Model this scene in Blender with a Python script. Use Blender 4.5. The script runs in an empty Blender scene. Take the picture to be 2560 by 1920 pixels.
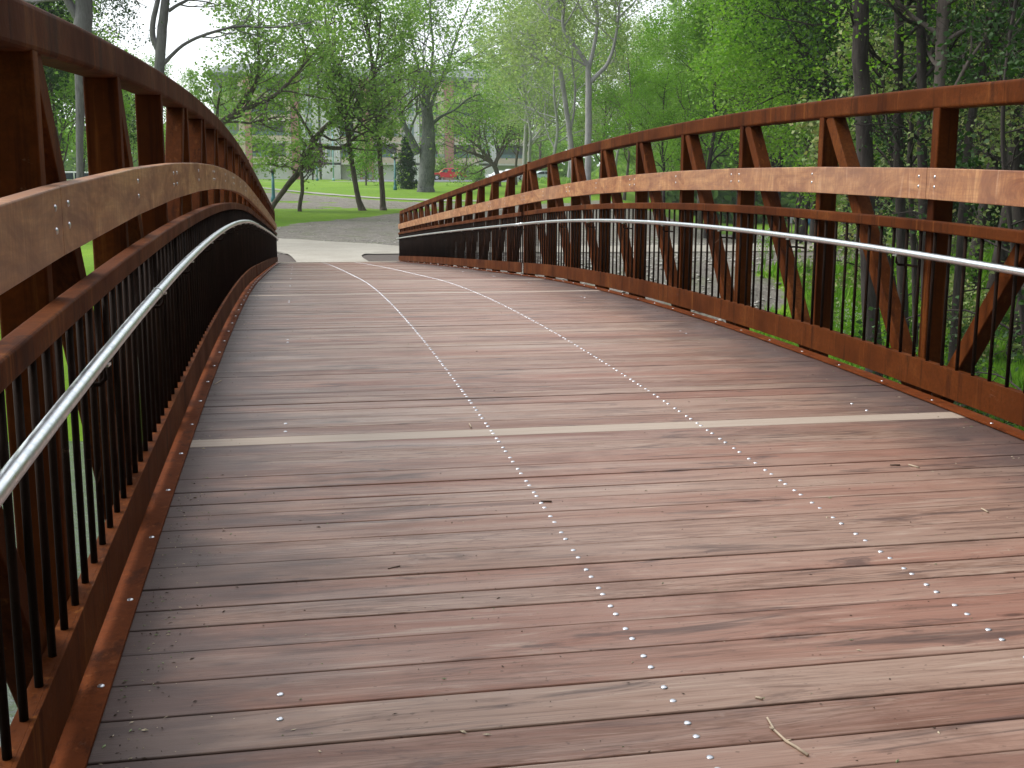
import bpy, math, random
import numpy as np
from mathutils import Matrix, Vector

# ------------------------------------------------------------------ camera, world, sun, exposure
SC = bpy.context.scene
COL = SC.collection
U = 1.13                                     # one truss panel in metres
FPX, PITCH, YAW, ROLL = 2831.99, -0.16983, 0.18871, 0.0023
ZC = 0.7742 * U
fw = np.array([math.sin(YAW)*math.cos(PITCH), math.cos(YAW)*math.cos(PITCH), math.sin(PITCH)])
rt0 = np.array([math.cos(YAW), -math.sin(YAW), 0.0])
up0 = np.cross(rt0, fw)
rt = rt0*math.cos(ROLL) + up0*math.sin(ROLL)
up = -rt0*math.sin(ROLL) + up0*math.cos(ROLL)
cam_d = bpy.data.cameras.new('camera')
cam = bpy.data.objects.new('camera', cam_d); COL.objects.link(cam); SC.camera = cam
cam_d.sensor_width = 36; cam_d.lens = FPX/2560*36; cam_d.clip_start = 0.05; cam_d.clip_end = 3000
m = Matrix.Identity(4)
for i in range(3):
    m[i][0] = rt[i]; m[i][1] = up[i]; m[i][2] = -fw[i]
m[2][3] = ZC
cam.matrix_world = m

SUN_EL, SUN_AZ = math.radians(46), math.radians(-66)       # azimuth from +Y towards +X
w = bpy.data.worlds.new('World'); SC.world = w; w.use_nodes = True
nt = w.node_tree; nt.nodes.clear()
sky = nt.nodes.new('ShaderNodeTexSky'); sky.sky_type = 'NISHITA'; sky.sun_disc = False
sky.sun_elevation = SUN_EL; sky.sun_rotation = SUN_AZ; sky.dust_density = 3
bg = nt.nodes.new('ShaderNodeBackground'); bg.inputs['Strength'].default_value = 0.1
bg2 = nt.nodes.new('ShaderNodeBackground'); bg2.inputs['Color'].default_value = (0.93, 0.97, 1.0, 1); bg2.inputs['Strength'].default_value = 1.0
mixw = nt.nodes.new('ShaderNodeMixShader'); mixw.inputs[0].default_value = 0.8
wo = nt.nodes.new('ShaderNodeOutputWorld')
nt.links.new(sky.outputs[0], bg.inputs['Color'])
nt.links.new(bg.outputs[0], mixw.inputs[1]); nt.links.new(bg2.outputs[0], mixw.inputs[2])
# overcast brightness: brightest overhead and ahead to the left, dull low behind the camera
tcw = nt.nodes.new('ShaderNodeTexCoord'); dotn = nt.nodes.new('ShaderNodeVectorMath'); dotn.operation = 'DOT_PRODUCT'
dotn.inputs[1].default_value = (-0.64, 0.46, 0.6)
mr = nt.nodes.new('ShaderNodeMapRange'); mr.inputs[1].default_value = -0.5; mr.inputs[2].default_value = 0.5; mr.inputs[3].default_value = 0.14; mr.inputs[4].default_value = 1.35
nt.links.new(tcw.outputs['Generated'], dotn.inputs[0]); nt.links.new(dotn.outputs['Value'], mr.inputs[0]); nt.links.new(mr.outputs[0], bg2.inputs['Strength'])
nt.links.new(mixw.outputs[0], wo.inputs[0])
sd = bpy.data.lights.new('sun', 'SUN'); sd.energy = 2.2; sd.angle = math.radians(28); sd.color = (1, 0.97, 0.9)
so = bpy.data.objects.new('sun', sd); COL.objects.link(so)
sdir = Vector((math.sin(SUN_AZ)*math.cos(SUN_EL), math.cos(SUN_AZ)*math.cos(SUN_EL), math.sin(SUN_EL)))
so.rotation_euler = sdir.to_track_quat('Z', 'Y').to_euler()
SC.view_settings.view_transform = 'Standard'; SC.view_settings.look = 'None'
SC.view_settings.exposure = 0.5; SC.view_settings.gamma = 1

def W(px, py, Y):
    """world point seen at photo pixel (px, py) at distance Y along the bridge"""
    d = fw + rt*((px-1280)/FPX) - up*((py-960)/FPX)
    t = Y/d[1]
    return np.array([d[0]*t, Y, ZC + d[2]*t])

# ------------------------------------------------------------------ helpers
def tag(o, label=None, cat=None, group=None, kind=None):
    if label: o['label'] = label
    if cat: o['category'] = cat
    if group: o['group'] = group
    if kind: o['kind'] = kind
    return o

def empty(name, loc, label=None, cat=None, group=None, rz=0):
    o = bpy.data.objects.new(name, None); COL.objects.link(o)
    o.location = loc; o.rotation_euler = (0, 0, rz); o.empty_display_size = 0.2
    return tag(o, label, cat, group)

class MB:
    def __init__(s): s.v = []; s.f = []; s.n = 0; s.sm = []
    def add(s, verts, faces, smooth=False):
        verts = np.asarray(verts, float).reshape(-1, 3)
        s.v.append(verts); k = s.n
        for f in faces: s.f.append(tuple(int(i)+k for i in f)); s.sm.append(smooth)
        s.n += len(verts)
    def box(s, a, b):
        x0, y0, z0 = a; x1, y1, z1 = b
        s.add([(x0,y0,z0),(x1,y0,z0),(x1,y1,z0),(x0,y1,z0),(x0,y0,z1),(x1,y0,z1),(x1,y1,z1),(x0,y1,z1)],
              [(0,3,2,1),(4,5,6,7),(0,1,5,4),(1,2,6,5),(2,3,7,6),(3,0,4,7)])
    def sweep(s, prof, path, cap=True, smooth=False, closed=True):
        """prof: list of (a,b); path: list of (origin, axisA, axisB)"""
        n = len(prof); V = []
        for o, A, B in path:
            for a, b in prof: V.append(np.asarray(o)+np.asarray(A)*a+np.asarray(B)*b)
        F = []
        for i in range(len(path)-1):
            for j in range(n if closed else n-1):
                k = (j+1) % n
                F.append((i*n+j, i*n+k, (i+1)*n+k, (i+1)*n+j))
        if cap and closed: F.append(tuple(range(n-1, -1, -1))); F.append(tuple((len(path)-1)*n+j for j in range(n)))
        s.add(V, F, smooth)
    def tube(s, pts, rad, n=8, cap=True, smooth=True):
        pts = np.asarray(pts, float); k = len(pts)
        rad = np.broadcast_to(np.asarray(rad, float), (k,))
        T = np.gradient(pts, axis=0); T /= np.linalg.norm(T, axis=1)[:, None]+1e-9
        ref = np.array([0, 0, 1.0]) if abs(T[:, 2]).mean() < 0.8 else np.array([0, 1.0, 0])
        A = np.cross(T, ref); A /= np.linalg.norm(A, axis=1)[:, None]+1e-9
        B = np.cross(T, A)
        an = np.arange(n)*2*math.pi/n
        V = pts[:, None]+rad[:, None, None]*(A[:, None]*np.cos(an)[None, :, None]+B[:, None]*np.sin(an)[None, :, None])
        F = []
        for i in range(k-1):
            for j in range(n):
                q = (j+1) % n
                F.append((i*n+j, i*n+q, (i+1)*n+q, (i+1)*n+j))
        s.add(V.reshape(-1, 3), F, smooth)
        if cap:
            s.f.append(tuple(s.n-n*k+j for j in range(n-1, -1, -1))); s.sm.append(False)
            s.f.append(tuple(s.n-n+j for j in range(n))); s.sm.append(False)
    def lathe(s, prof, o=(0,0,0), n=12, smooth=True):
        an = np.arange(n)*2*math.pi/n; V = []
        for r, z in prof:
            for a in an: V.append((o[0]+r*math.cos(a), o[1]+r*math.sin(a), o[2]+z))
        F = []
        for i in range(len(prof)-1):
            for j in range(n):
                q = (j+1) % n; F.append((i*n+j, i*n+q, (i+1)*n+q, (i+1)*n+j))
        F.append(tuple(range(n-1, -1, -1))); F.append(tuple((len(prof)-1)*n+j for j in range(n)))
        s.add(V, F, smooth)
    def mesh(s, name, mat):
        me = bpy.data.meshes.new(name)
        me.from_pydata(np.concatenate(s.v).tolist() if s.v else [], [], s.f)
        me.polygons.foreach_set('use_smooth', s.sm)
        if mat: me.materials.append(mat)
        me.update(); return me
    def build(s, name, mat, parent=None, **kw):
        o = bpy.data.objects.new(name, s.mesh(name, mat)); COL.objects.link(o)
        if parent is not None: put(o, parent)
        return tag(o, **kw)

def put(o, parent):
    o.parent = parent
    o.matrix_parent_inverse = parent_inv(parent)
def parent_inv(p):
    M = Matrix.Identity(4); chain = []
    q = p
    while q is not None: chain.append(q); q = q.parent
    for q in reversed(chain):
        if q.parent is not None: M = M @ q.matrix_parent_inverse
        M = M @ Matrix.LocRotScale(q.location, q.rotation_euler, q.scale)
    return M.inverted()

def copy_tree(src, loc, rz=0, sc=1, parent=None, **kw):
    r = src.copy(); COL.objects.link(r)
    r.location = loc; r.rotation_euler = (0, 0, rz); r.scale = (sc, sc, sc)
    for c in src.children:
        d = c.copy(); COL.objects.link(d); d.parent = r
        for g in c.children:
            e = g.copy(); COL.objects.link(e); e.parent = d
    return tag(r, **kw)

def raw_mesh(name, V, F4, mat):
    """fast quad mesh from arrays"""
    me = bpy.data.meshes.new(name)
    nv, nf = len(V), len(F4)
    me.vertices.add(nv); me.vertices.foreach_set('co', V.astype(np.float32).ravel())
    me.loops.add(nf*4); me.polygons.add(nf)
    me.loops.foreach_set('vertex_index', F4.astype(np.int32).ravel())
    me.polygons.foreach_set('loop_start', np.arange(0, nf*4, 4, dtype=np.int32))
    me.polygons.foreach_set('loop_total', np.full(nf, 4, dtype=np.int32))
    me.materials.append(mat); me.update(calc_edges=True); me.validate()
    return me

# ------------------------------------------------------------------ material helpers
class NT:
    def __init__(s, name, rough=0.7, metal=0.0, spec=0.5):
        s.m = bpy.data.materials.new(name); s.m.use_nodes = True; s.t = s.m.node_tree
        s.b = s.t.nodes['Principled BSDF']; s.out = s.t.nodes['Material Output']
        s.b.inputs['Roughness'].default_value = rough; s.b.inputs['Metallic'].default_value = metal
        s.b.inputs['Specular IOR Level'].default_value = spec
    def n(s, typ, **kw):
        x = s.t.nodes.new(typ)
        for k, v in kw.items():
            if k in x.inputs.keys(): x.inputs[k].default_value = v
            else: setattr(x, k, v)
        return x
    def l(s, a, b): s.t.links.new(a, b)
    def coord(s, scale=(1,1,1), kind='Object', off=None):
        tc = s.n('ShaderNodeTexCoord'); mp = s.n('ShaderNodeMapping'); mp.inputs['Scale'].default_value = scale
        s.l(tc.outputs[kind], mp.inputs['Vector'])
        if off is not None: s.l(off, mp.inputs['Location'])
        return mp.outputs[0]
    def noise(s, vec, scale=5, detail=4, rough=0.6, dist=0.0, out='Fac'):
        x = s.n('ShaderNodeTexNoise', Scale=scale, Detail=detail, Roughness=rough, Distortion=dist); s.l(vec, x.inputs['Vector'])
        return x.outputs[out]
    def ramp(s, fac, stops, interp='LINEAR'):
        x = s.n('ShaderNodeValToRGB'); e = x.color_ramp; e.interpolation = interp
        while len(e.elements) < len(stops): e.elements.new(0.5)
        for el, (p, c) in zip(e.elements, stops):
            el.position = p; el.color = (*c, 1) if len(c) == 3 else c
        s.l(fac, x.inputs[0]); return x.outputs[0]
    def mix(s, fac, a, b, mode='MIX'):
        x = s.n('ShaderNodeMix'); x.data_type = 'RGBA'; x.blend_type = mode
        for inp, v in ((x.inputs[0], fac), (x.inputs[6], a), (x.inputs[7], b)):
            if isinstance(v, (int, float)): inp.default_value = v
            elif isinstance(v, tuple): inp.default_value = (*v, 1) if len(v) == 3 else v
            else: s.l(v, inp)
        return x.outputs[2]
    def math(s, op, a, b=0.0, c=None):
        x = s.n('ShaderNodeMath', operation=op)
        for i, v in enumerate((a, b)):
            if isinstance(v, (int, float)): x.inputs[i].default_value = v
            else: s.l(v, x.inputs[i])
        return x.outputs[0]
    def bump(s, h, strength=0.3, dist=0.01):
        x = s.n('ShaderNodeBump', Strength=strength, Distance=dist); s.l(h, x.inputs['Height']); s.l(x.outputs[0], s.b.inputs['Normal'])
    def color(s, c):
        if isinstance(c, tuple): s.b.inputs['Base Color'].default_value = (*c, 1)
        else: s.l(c, s.b.inputs['Base Color'])
    def rough(s, c): s.l(c, s.b.inputs['Roughness'])

def rgb(r, g, b):
    f = lambda c: ((c/255+0.055)/1.055)**2.4 if c > 10 else c/255/12.92
    return (f(r), f(g), f(b))

def simple(name, col, rough=0.6, metal=0, var=0.15, scale=3):
    k = NT(name, rough, metal); v = k.coord()
    nz = k.noise(v, scale, 5)
    d = tuple(c*(1-var) for c in col); h = tuple(min(1, c*(1+var)) for c in col)
    k.color(k.ramp(nz, [(0.3, d), (0.7, h)])); return k.m

M = {}
def rust(name, dark, mid, light, rough=0.75):
    k = NT(name, rough, 0.0, 0.08)
    v = k.coord(); a = k.noise(v, 2.2, 6, 0.6); b = k.noise(v, 60, 4, 0.7)
    st = k.noise(k.coord((14, 14, 0.7)), 2.0, 4, 0.6)
    c = k.ramp(a, [(0.3, dark), (0.55, mid), (0.8, light)])
    c = k.mix(k.ramp(b, [(0.35, (0,0,0)), (0.75, (1,1,1))]), c, tuple(x*0.62 for x in mid))
    c = k.mix(k.ramp(st, [(0.6, (0,0,0)), (0.7, (0.6,0.6,0.6))]), c, light)
    st2 = k.noise(k.coord((9, 5, 0.5)), 2.0, 5, 0.7)
    c = k.mix(k.ramp(st2, [(0.36, (0.65,)*3), (0.47, (0,)*3)]), c, tuple(x*0.55 for x in dark))
    sc_ = k.noise(k.coord((1, 1, 1)), 5.5, 6, 0.75, 1.5)
    c = k.mix(k.ramp(sc_, [(0.66, (0,0,0)), (0.72, (0.5,)*3)]), c, (0.22, 0.13, 0.085))
    k.color(c); k.bump(b, 0.25, 0.004)
    k.rough(k.ramp(a, [(0.3, (0.85,)*3), (0.7, (0.6,)*3)])); return k.m
M['rust'] = rust('weathering_steel', (0.04, 0.0085, 0.0018), (0.108, 0.0265, 0.0035), (0.185, 0.062, 0.013))
M['rust_strip'] = rust('weathering_steel_strip', (0.075, 0.018, 0.005), (0.16, 0.038, 0.008), (0.24, 0.075, 0.025))

M['baluster'] = rust('dark_steel_bar', (0.012, 0.007, 0.005), (0.02, 0.0095, 0.006), (0.04, 0.017, 0.009))  # thin bars get a much darker steel tone than the trusses
def rail_wood():
    k = NT('rail_wood', 0.55)
    geo = k.n('ShaderNodeNewGeometry'); ri = geo.outputs['Random Per Island']
    off = k.math('MULTIPLY', ri, 37.0)
    v = k.coord((1, 0.8, 2.4), off=off)
    cloud = k.noise(v, 2.2, 5, 0.62, 2.2)
    wv = k.noise(k.coord((1, 5.5, 1.1), off=off), 1.7, 4, 0.6, 3.0)
    grain = k.noise(k.coord((30, 3, 110), off=off), 1.0, 4, 0.7, 0.3)
    c = k.ramp(cloud, [(0.36, (0.2, 0.065, 0.022)), (0.5, (0.4, 0.172, 0.066)), (0.64, (0.56, 0.285, 0.12))])
    c = k.mix(k.ramp(wv, [(0.43, (0,0,0)), (0.5, (0.6,)*3), (0.57, (0,0,0))]), c, (0.2, 0.062, 0.03))
    c = k.mix(k.ramp(wv, [(0.6, (0,0,0)), (0.68, (0.45,)*3), (0.8, (0,0,0))]), c, (0.56, 0.34, 0.23))
    c = k.mix(k.ramp(grain, [(0.35, (0.4,)*3), (0.6, (0,0,0))]), c, (0.19, 0.08, 0.045))
    gw = k.noise(k.coord((1, 1, 1)), 0.55, 3)
    c = k.mix(k.ramp(gw, [(0.4, (0,0,0)), (0.65, (0.3,)*3)]), c, (0.36, 0.24, 0.17))
    k.color(c); k.bump(grain, 0.15, 0.002); k.rough(k.ramp(cloud, [(0.3, (.6,)*3), (.7, (.42,)*3)])); return k.m
M['rail_wood'] = rail_wood()

def deck_wood():
    k = NT('deck_wood', 0.6, 0, 0.32)
    geo = k.n('ShaderNodeNewGeometry'); ri = geo.outputs['Random Per Island']
    off = k.math('MULTIPLY', ri, 91.0)
    big = k.noise(k.coord((0.45, 5, 1), off=off), 1.6, 5, 0.6, 0.6)
    mid = k.noise(k.coord((1.2, 16, 1), off=off), 1.6, 5, 0.65, 1.2)
    grain = k.noise(k.coord((2.2, 150, 1), off=off), 1.3, 4, 0.75, 0.5)
    fine = k.noise(k.coord((7, 330, 1), off=off), 1.0, 3, 0.7)
    tone = k.ramp(ri, [(0.0, (0.21, 0.1, 0.075)), (0.16, (0.3, 0.16, 0.12)), (0.3, (0.19, 0.09, 0.065)), (0.42, (0.33, 0.21, 0.165)),
                       (0.55, (0.27, 0.125, 0.09)), (0.68, (0.33, 0.225, 0.18)), (0.8, (0.22, 0.115, 0.085)), (0.9, (0.38, 0.28, 0.225)), (1.0, (0.28, 0.15, 0.11))])
    c = k.mix(k.ramp(big, [(0.4, (0.0,)*3), (0.7, (0.6,)*3)]), tone, (0.4, 0.31, 0.26))
    c = k.mix(k.ramp(mid, [(0.3, (0.8,)*3), (0.47, (0,)*3)]), c, (0.1, 0.048, 0.034))
    c = k.mix(k.ramp(mid, [(0.56, (0,)*3), (0.68, (0.6,)*3)]), c, (0.46, 0.37, 0.31))
    c = k.mix(k.ramp(grain, [(0.3, (0.5,)*3), (0.52, (0,)*3)]), c, (0.13, 0.07, 0.05))
    c = k.mix(k.ramp(fine, [(0.6, (0,)*3), (0.8, (0.2,)*3)]), c, (0.45, 0.37, 0.33))
    # figured boards: wavy flame grain on some of them
    fl = k.noise(k.coord((1.1, 22, 1), off=off), 1.2, 3, 0.55, 2.6)
    sel = k.ramp(k.math('FRACT', k.math('MULTIPLY', ri, 7.13)), [(0.68, (0,)*3), (0.72, (0.75,)*3)])
    c = k.mix(k.mix(1.0, sel, k.ramp(fl, [(0.44, (0,)*3), (0.5, (1,)*3), (0.56, (0,)*3)]), 'MULTIPLY'), c, (0.14, 0.068, 0.042))
    stain = k.noise(k.coord((0.8, 1.7, 1)), 1.3, 6, 0.68, 0.9)
    c = k.mix(k.ramp(stain, [(0.53, (0,)*3), (0.68, (0.62,)*3)]), c, (0.12, 0.05, 0.03))
    st3 = k.noise(k.coord((1.3, 9, 1)), 1.3, 5, 0.68, 1.1)
    c = k.mix(k.ramp(st3, [(0.56, (0,)*3), (0.66, (0.75,)*3)]), c, (0.075, 0.045, 0.04))
    spots = k.noise(k.coord((1, 1, 1)), 7, 4, 0.65, 0.3)
    c = k.mix(k.ramp(spots, [(0.68, (0,)*3), (0.76, (0.35,)*3)]), c, (0.42, 0.36, 0.33))
    dots = k.noise(k.coord((1, 1.6, 1)), 55, 2, 0.5)
    c = k.mix(k.ramp(dots, [(0.68, (0,)*3), (0.74, (0.6,)*3)]), c, (0.09, 0.05, 0.035))
    vo = k.n('ShaderNodeTexVoronoi', Scale=1.0); k.l(k.coord((1.3, 5.0, 1), off=off), vo.inputs['Vector'])
    c = k.mix(k.ramp(vo.outputs['Distance'], [(0.02, (0.85,)*3), (0.06, (0,)*3)]), c, (0.07, 0.03, 0.02))
    # dirt gathered along both edges of the deck
    tc = k.n('ShaderNodeTexCoord'); sp = k.n('ShaderNodeSeparateXYZ'); k.l(tc.outputs['Object'], sp.inputs[0])
    xe = k.math('ABSOLUTE', k.math('SUBTRACT', sp.outputs[0], 1.16), 0)
    xe = k.math('ADD', xe, k.math('MULTIPLY', k.noise(k.coord((1.2, 3, 1)), 2.5, 4), 0.9))
    c = k.mix(k.ramp(k.math('MULTIPLY', xe, 0.5), [(0.72, (0,)*3), (0.95, (0.85,)*3)]), c, (0.075, 0.055, 0.055))
    c = k.mix(1.0, c, (0.9, 0.84, 0.8), 'MULTIPLY')
    k.color(c); k.bump(k.math('ADD', grain, mid), 0.3, 0.003)
    k.rough(k.ramp(big, [(0.3, (0.58,)*3), (0.7, (0.34,)*3)])); return k.m
M['deck'] = deck_wood()
def pale_wood():
    k = NT('pale_plank_wood', 0.6)
    g = k.noise(k.coord((1.5, 120, 1)), 1.3, 4, 0.7, 0.4)
    k.color(k.ramp(g, [(0.3, (0.3, 0.22, 0.17)), (0.6, (0.385, 0.31, 0.25))])); k.bump(g, 0.2, 0.002); return k.m
M['deck_pale'] = pale_wood()
M['steel'] = simple('stainless_bolt', (0.6, 0.6, 0.64), 0.35, 1.0, 0.25, 40)
def galv():
    k = NT('galvanised_pipe', 0.3, 1.0); v = k.coord()
    a = k.noise(v, 38, 3, 0.6); k.color(k.ramp(a, [(0.3, (0.62, 0.66, 0.7)), (0.7, (0.86, 0.88, 0.9))]))
    k.rough(k.ramp(a, [(0.3, (0.42,)*3), (0.7, (0.27,)*3)])); return k.m
M['pipe'] = galv()
M['concrete'] = simple('concrete', rgb(196, 186, 172), 0.85, 0, 0.12, 6)

# ------------------------------------------------------------------ bridge profile (panel units)
PH, K1, YC, M2, K2, K1B = 4.19496, 0.00548, 6.61198, -0.04769, 0.00027, 0.00983
S_ = PH+8-0.06
def _q(t): return -K1*(t-YC)**2 + K1B*0.01*(t-YC)**3
def zp(y): return _q(y) if y < S_ else _q(S_)+M2*(y-S_)-K2*(y-S_)**2
R_, L_ = 2.48799, 0.43461
HT, HTB, HW, HWB, HM, HMB, HP = 1.20975, 1.12535, 0.89761, 0.77578, 0.69423, 0.650, 0.55955
HBT, HBB = 0.142, 0.030
END = 27.42; START = -3.8; SA, SB = 12.17, 12.30
YCAM = 0.0
XM = (R_-L_)/2
ZEND = zp(END)*U

bridge = empty('footbridge', (XM*U, 4.17*U, 0), 'arched footbridge of rust brown steel trusses with a plank deck', 'bridge')
def rrect(x0, x1, z0, z1, r=0.006, n=3):
    pts = []
    for cx, cz, a0 in ((x1-r, z1-r, 0), (x0+r, z1-r, 90), (x0+r, z0+r, 180), (x1-r, z0+r, 270)):
        for i in range(n+1):
            a = math.radians(a0+90*i/n); pts.append((cx+r*math.cos(a), cz+r*math.sin(a)))
    return pts
def along(ya, yb, step=0.25):
    n = max(2, int(math.ceil((yb-ya)/step))+1); out = []
    for y in np.linspace(ya, yb, n):
        out.append(((0, y*U, zp(y)*U), (U, 0, 0), (0, 0, U)))
    return out
def bar_y(x0, x1, h0, h1, ya, yb, r=0.008, step=0.25, mb=None):
    b = mb or MB(); b.sweep(rrect(x0, x1, h0, h1, r), along(ya, yb, step)); return b

def sidex(side, a, b):
    """a,b: distance outwards from the truss plane -> x0<x1"""
    if side > 0: return R_+a, R_+b
    return -L_-b, -L_-a
posts1 = [PH+i-0.025 for i in range(-7, 9)]
posts2 = [12.36]+[PH+9.157+1.0887*i-0.025 for i in range(0, 14)]
diag = []
for i in range(-7, 8):
    a, b = posts1[i+7], posts1[i+8]
    diag.append((a, b, 'near_top' if b <= PH+0.1 else 'far_top'))
for j in range(len(posts2)-1):
    a, b = posts2[j], posts2[j+1]
    diag.append((a, b, 'near_top' if j < 7 else 'far_top'))
BC0, BC1 = -0.16, -0.075            # bottom chord below the deck
for side in (1, -1):
    for (ya, yb) in ((START, SA), (SB, END)):
        x0, x1 = sidex(side, 0, 0.088)
        bar_y(x0, x1, HTB, HT, ya, yb, 0.011).build('top_chord', M['rust'], bridge)
        bar_y(x0, x1, BC0, BC1, ya, yb, 0.011).build('bottom_chord', M['rust'], bridge)
        x0, x1 = sidex(side, -0.041, -0.001)
        bar_y(x0, x1, HMB, HM, ya, yb, 0.006).build('guard_rail', M['rust'], bridge)
        # toe plate: upright leg and a flange on its top that carries the balusters
        b = MB(); x0, x1 = sidex(side, -0.037, -0.030); xf0, xf1 = sidex(side, -0.0299, -0.002)
        bar_y(x0, x1, HBB, HBT, ya, yb, 0.001, mb=b); bar_y(xf0, xf1, HBT-0.008, HBT-0.001, ya, yb, 0.001, mb=b)
        b.build('toe_plate', M['rust'], bridge)
        # flat hold-down strip on the deck edge
    x0, x1 = sidex(side, -0.084, -0.022)
    st = bar_y(x0, x1, 0.004, 0.012, START, END-0.05, 0.001).build('deck_edge_strip', M['rust_strip'], bridge)
    for y in posts1+posts2:
        x0, x1 = sidex(side, 0.001, 0.087)
        b = MB(); z = zp(y); top = HTB+0.003
        if abs(y-posts1[-1]) < 1e-6: top = HT+0.014
        b.sweep(rrect(x0, x1, -0.025, 0.025, 0.006), [((0, y*U, (z+h)*U), (U, 0, 0), (0, U, 0)) for h in (BC1-0.003, top)])
        b.build('post', M['rust'], bridge)
    for a, b_, kind in diag:
        x0, x1 = sidex(side, 0.010, 0.078)
        if kind == 'near_top': p, q = (a+0.055, HTB+0.004), (b_-0.055, BC1-0.004)
        else: p, q = (a+0.055, BC1-0.004), (b_-0.055, HTB+0.004)
        P0 = np.array([0, p[0]*U, (zp(p[0])+p[1])*U]); P1 = np.array([0, q[0]*U, (zp(q[0])+q[1])*U])
        d = (P1-P0)/np.linalg.norm(P1-P0); nrm = np.cross((1, 0, 0), d)
        b = MB(); b.sweep(rrect(x0, x1, -0.033, 0.033, 0.005), [(P0, (U, 0, 0), nrm*U), (P1, (U, 0, 0), nrm*U)])
        b.build('diagonal', M['rust'], bridge)
# balusters: nearest hundred as parts, the rest as one mesh
bal = []
k0 = 4.1911; pitch = 0.10455
for k in range(-40, 80):
    y = k0+k*pitch
    if y < SA-0.02: bal.append(y)
for k in range(0, 146):
    y = SB+0.03+k*0.1045
    if y < END-0.02: bal.append(y)
lst = []
for side in (1, -1):
    for y in bal:
        hid = y < (0.15 if side < 0 else 2.8)
        lst.append((abs(y)+(0 if side < 0 else -0.6)+(100 if hid else 0), side, y))
lst.sort(); rest = MB()
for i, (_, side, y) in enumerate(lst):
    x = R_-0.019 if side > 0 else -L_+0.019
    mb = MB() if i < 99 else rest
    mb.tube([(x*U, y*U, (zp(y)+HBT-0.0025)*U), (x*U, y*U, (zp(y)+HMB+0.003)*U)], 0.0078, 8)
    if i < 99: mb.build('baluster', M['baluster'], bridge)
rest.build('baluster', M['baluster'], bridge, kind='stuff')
# wooden rub rail boards with their bolts
joints = [-3.8, -1.83, 0.17, 2.13, 4.15, 6.15, 8.155, 10.16, 12.235, 14.4, 16.57, 18.75, 20.93, 23.1, 25.28, 27.44]
def dome(mb, c, nrm, r, h):
    nrm = np.asarray(nrm, float); nrm /= np.linalg.norm(nrm)
    a = np.cross(nrm, (0.1, 1, 0.03)); a /= np.linalg.norm(a); bb = np.cross(nrm, a)
    prof = [(1.0, 0.0), (0.92, 0.42), (0.66, 0.8), (0.3, 0.97)]
    V = []; n = 10
    for rr, hh in prof:
        for j in range(n):
            t = 2*math.pi*j/n; V.append(np.asarray(c)+(a*math.cos(t)+bb*math.sin(t))*r*rr+nrm*h*hh)
    V.append(np.asarray(c)+nrm*h)
    F = [(i*n+j, i*n+(j+1) % n, (i+1)*n+(j+1) % n, (i+1)*n+j) for i in range(3) for j in range(n)]
    F += [(3*n+j, 3*n+(j+1) % n, 4*n) for j in range(n)]
    mb.add(V, F, True)
for side in (1, -1):
    for a, b_ in zip(joints[:-1], joints[1:]):
        x0, x1 = sidex(side, -0.034, -0.0005)
        mb = MB(); mb.sweep(rrect(x0, x1, HWB, HW, 0.003, 2), along(a+0.0015, b_-0.0015, (b_-a)/2))
        bd = mb.build('rub_rail_board', M['rail_wood'], bridge)
        mid = (a+b_)/2
        for y in (a+0.058, mid+0.02, b_-0.058):
            for h in (0.4, 0.72):
                z = zp(y)+HWB+(HW-HWB)*h
                if y < (0.3 if side < 0 else 3) or y > 16: continue
                m2 = MB(); dome(m2, ((x0 if side > 0 else x1)*U, y*U, z*U), (-side, 0, 0), 0.0072, 0.0035)
                m2.build('bolt_head', M['steel'], bd)
# galvanised grab rail pipes and their brackets
for side in (1, -1):
    x = (R_-0.0613) if side > 0 else (-L_+0.0613)
    for ya, yb in ((START, 12.2), (12.2, END+0.02)):
        pts = []
        ys = sorted(set([round(p+0.02, 3) for p in posts1+posts2 if ya < p+0.02 < yb]+[ya, yb]))
        pts = [(x*U, y*U, (zp(y)+HP)*U) for y in np.linspace(ya, yb, int((yb-ya)*3)+1)]
        if yb > 20:
            y = yb; zz = (zp(y)+HP)*U; dx = side*0.03
            pts += [((x)*U+dx*0.4, y*U+0.03, zz-0.012), (x*U+dx, y*U+0.04, zz-0.035), (x*U+dx*1.8, y*U+0.03, zz-0.06), (x*U+dx*2.4, y*U, zz-0.07)]
        mb = MB(); mb.tube(pts, 0.0155, 14)
        if ya > 12: mb.tube([(x*U, y*U, (zp(y)+HP)*U) for y in (12.14, 12.2, 12.27)], 0.0205, 12)
        if ya < 12:
            for yy in (3.22, 7.6): mb.tube([(x*U, y*U, (zp(y)+HP)*U) for y in (yy, yy+0.012)], 0.0176, 12)
        mb.build('grab_rail', M['pipe'], bridge)
    for p in posts1+posts2:
        y = p+0.15
        if y < (0.8 if side < 0 else 3.2) or y > END: continue
        k = round((y-k0)/pitch) if y < 12.2 else round((y-SB-0.03)/0.1045)
        yb1 = k0+k*pitch if y < 12.2 else SB+0.03+k*0.1045
        yb2 = yb1-pitch; ym = yb1
        xb = R_-0.019 if side > 0 else -L_+0.019
        z0 = (zp(ym)+HP)*U; zl = z0-0.062
        mb = MB()
        mb.tube([(xb*U, yb1*U, zl), (xb*U, yb2*U, zl-(zp(yb1)-zp(yb2))*U)], 0.006, 6)
        mb.tube([(xb*U, ym*U, zl), (x*U+side*0.012, ym*U, zl), (x*U, ym*U, zl+0.012), (x*U, ym*U, z0-0.017)], 0.006, 6)
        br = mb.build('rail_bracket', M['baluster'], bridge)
        c = MB(); c.box((x*U-0.011, ym*U-0.018, z0-0.0215), (x*U+0.011, ym*U+0.018, z0-0.0155)); c.build('clip', M['pipe'], br)

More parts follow.
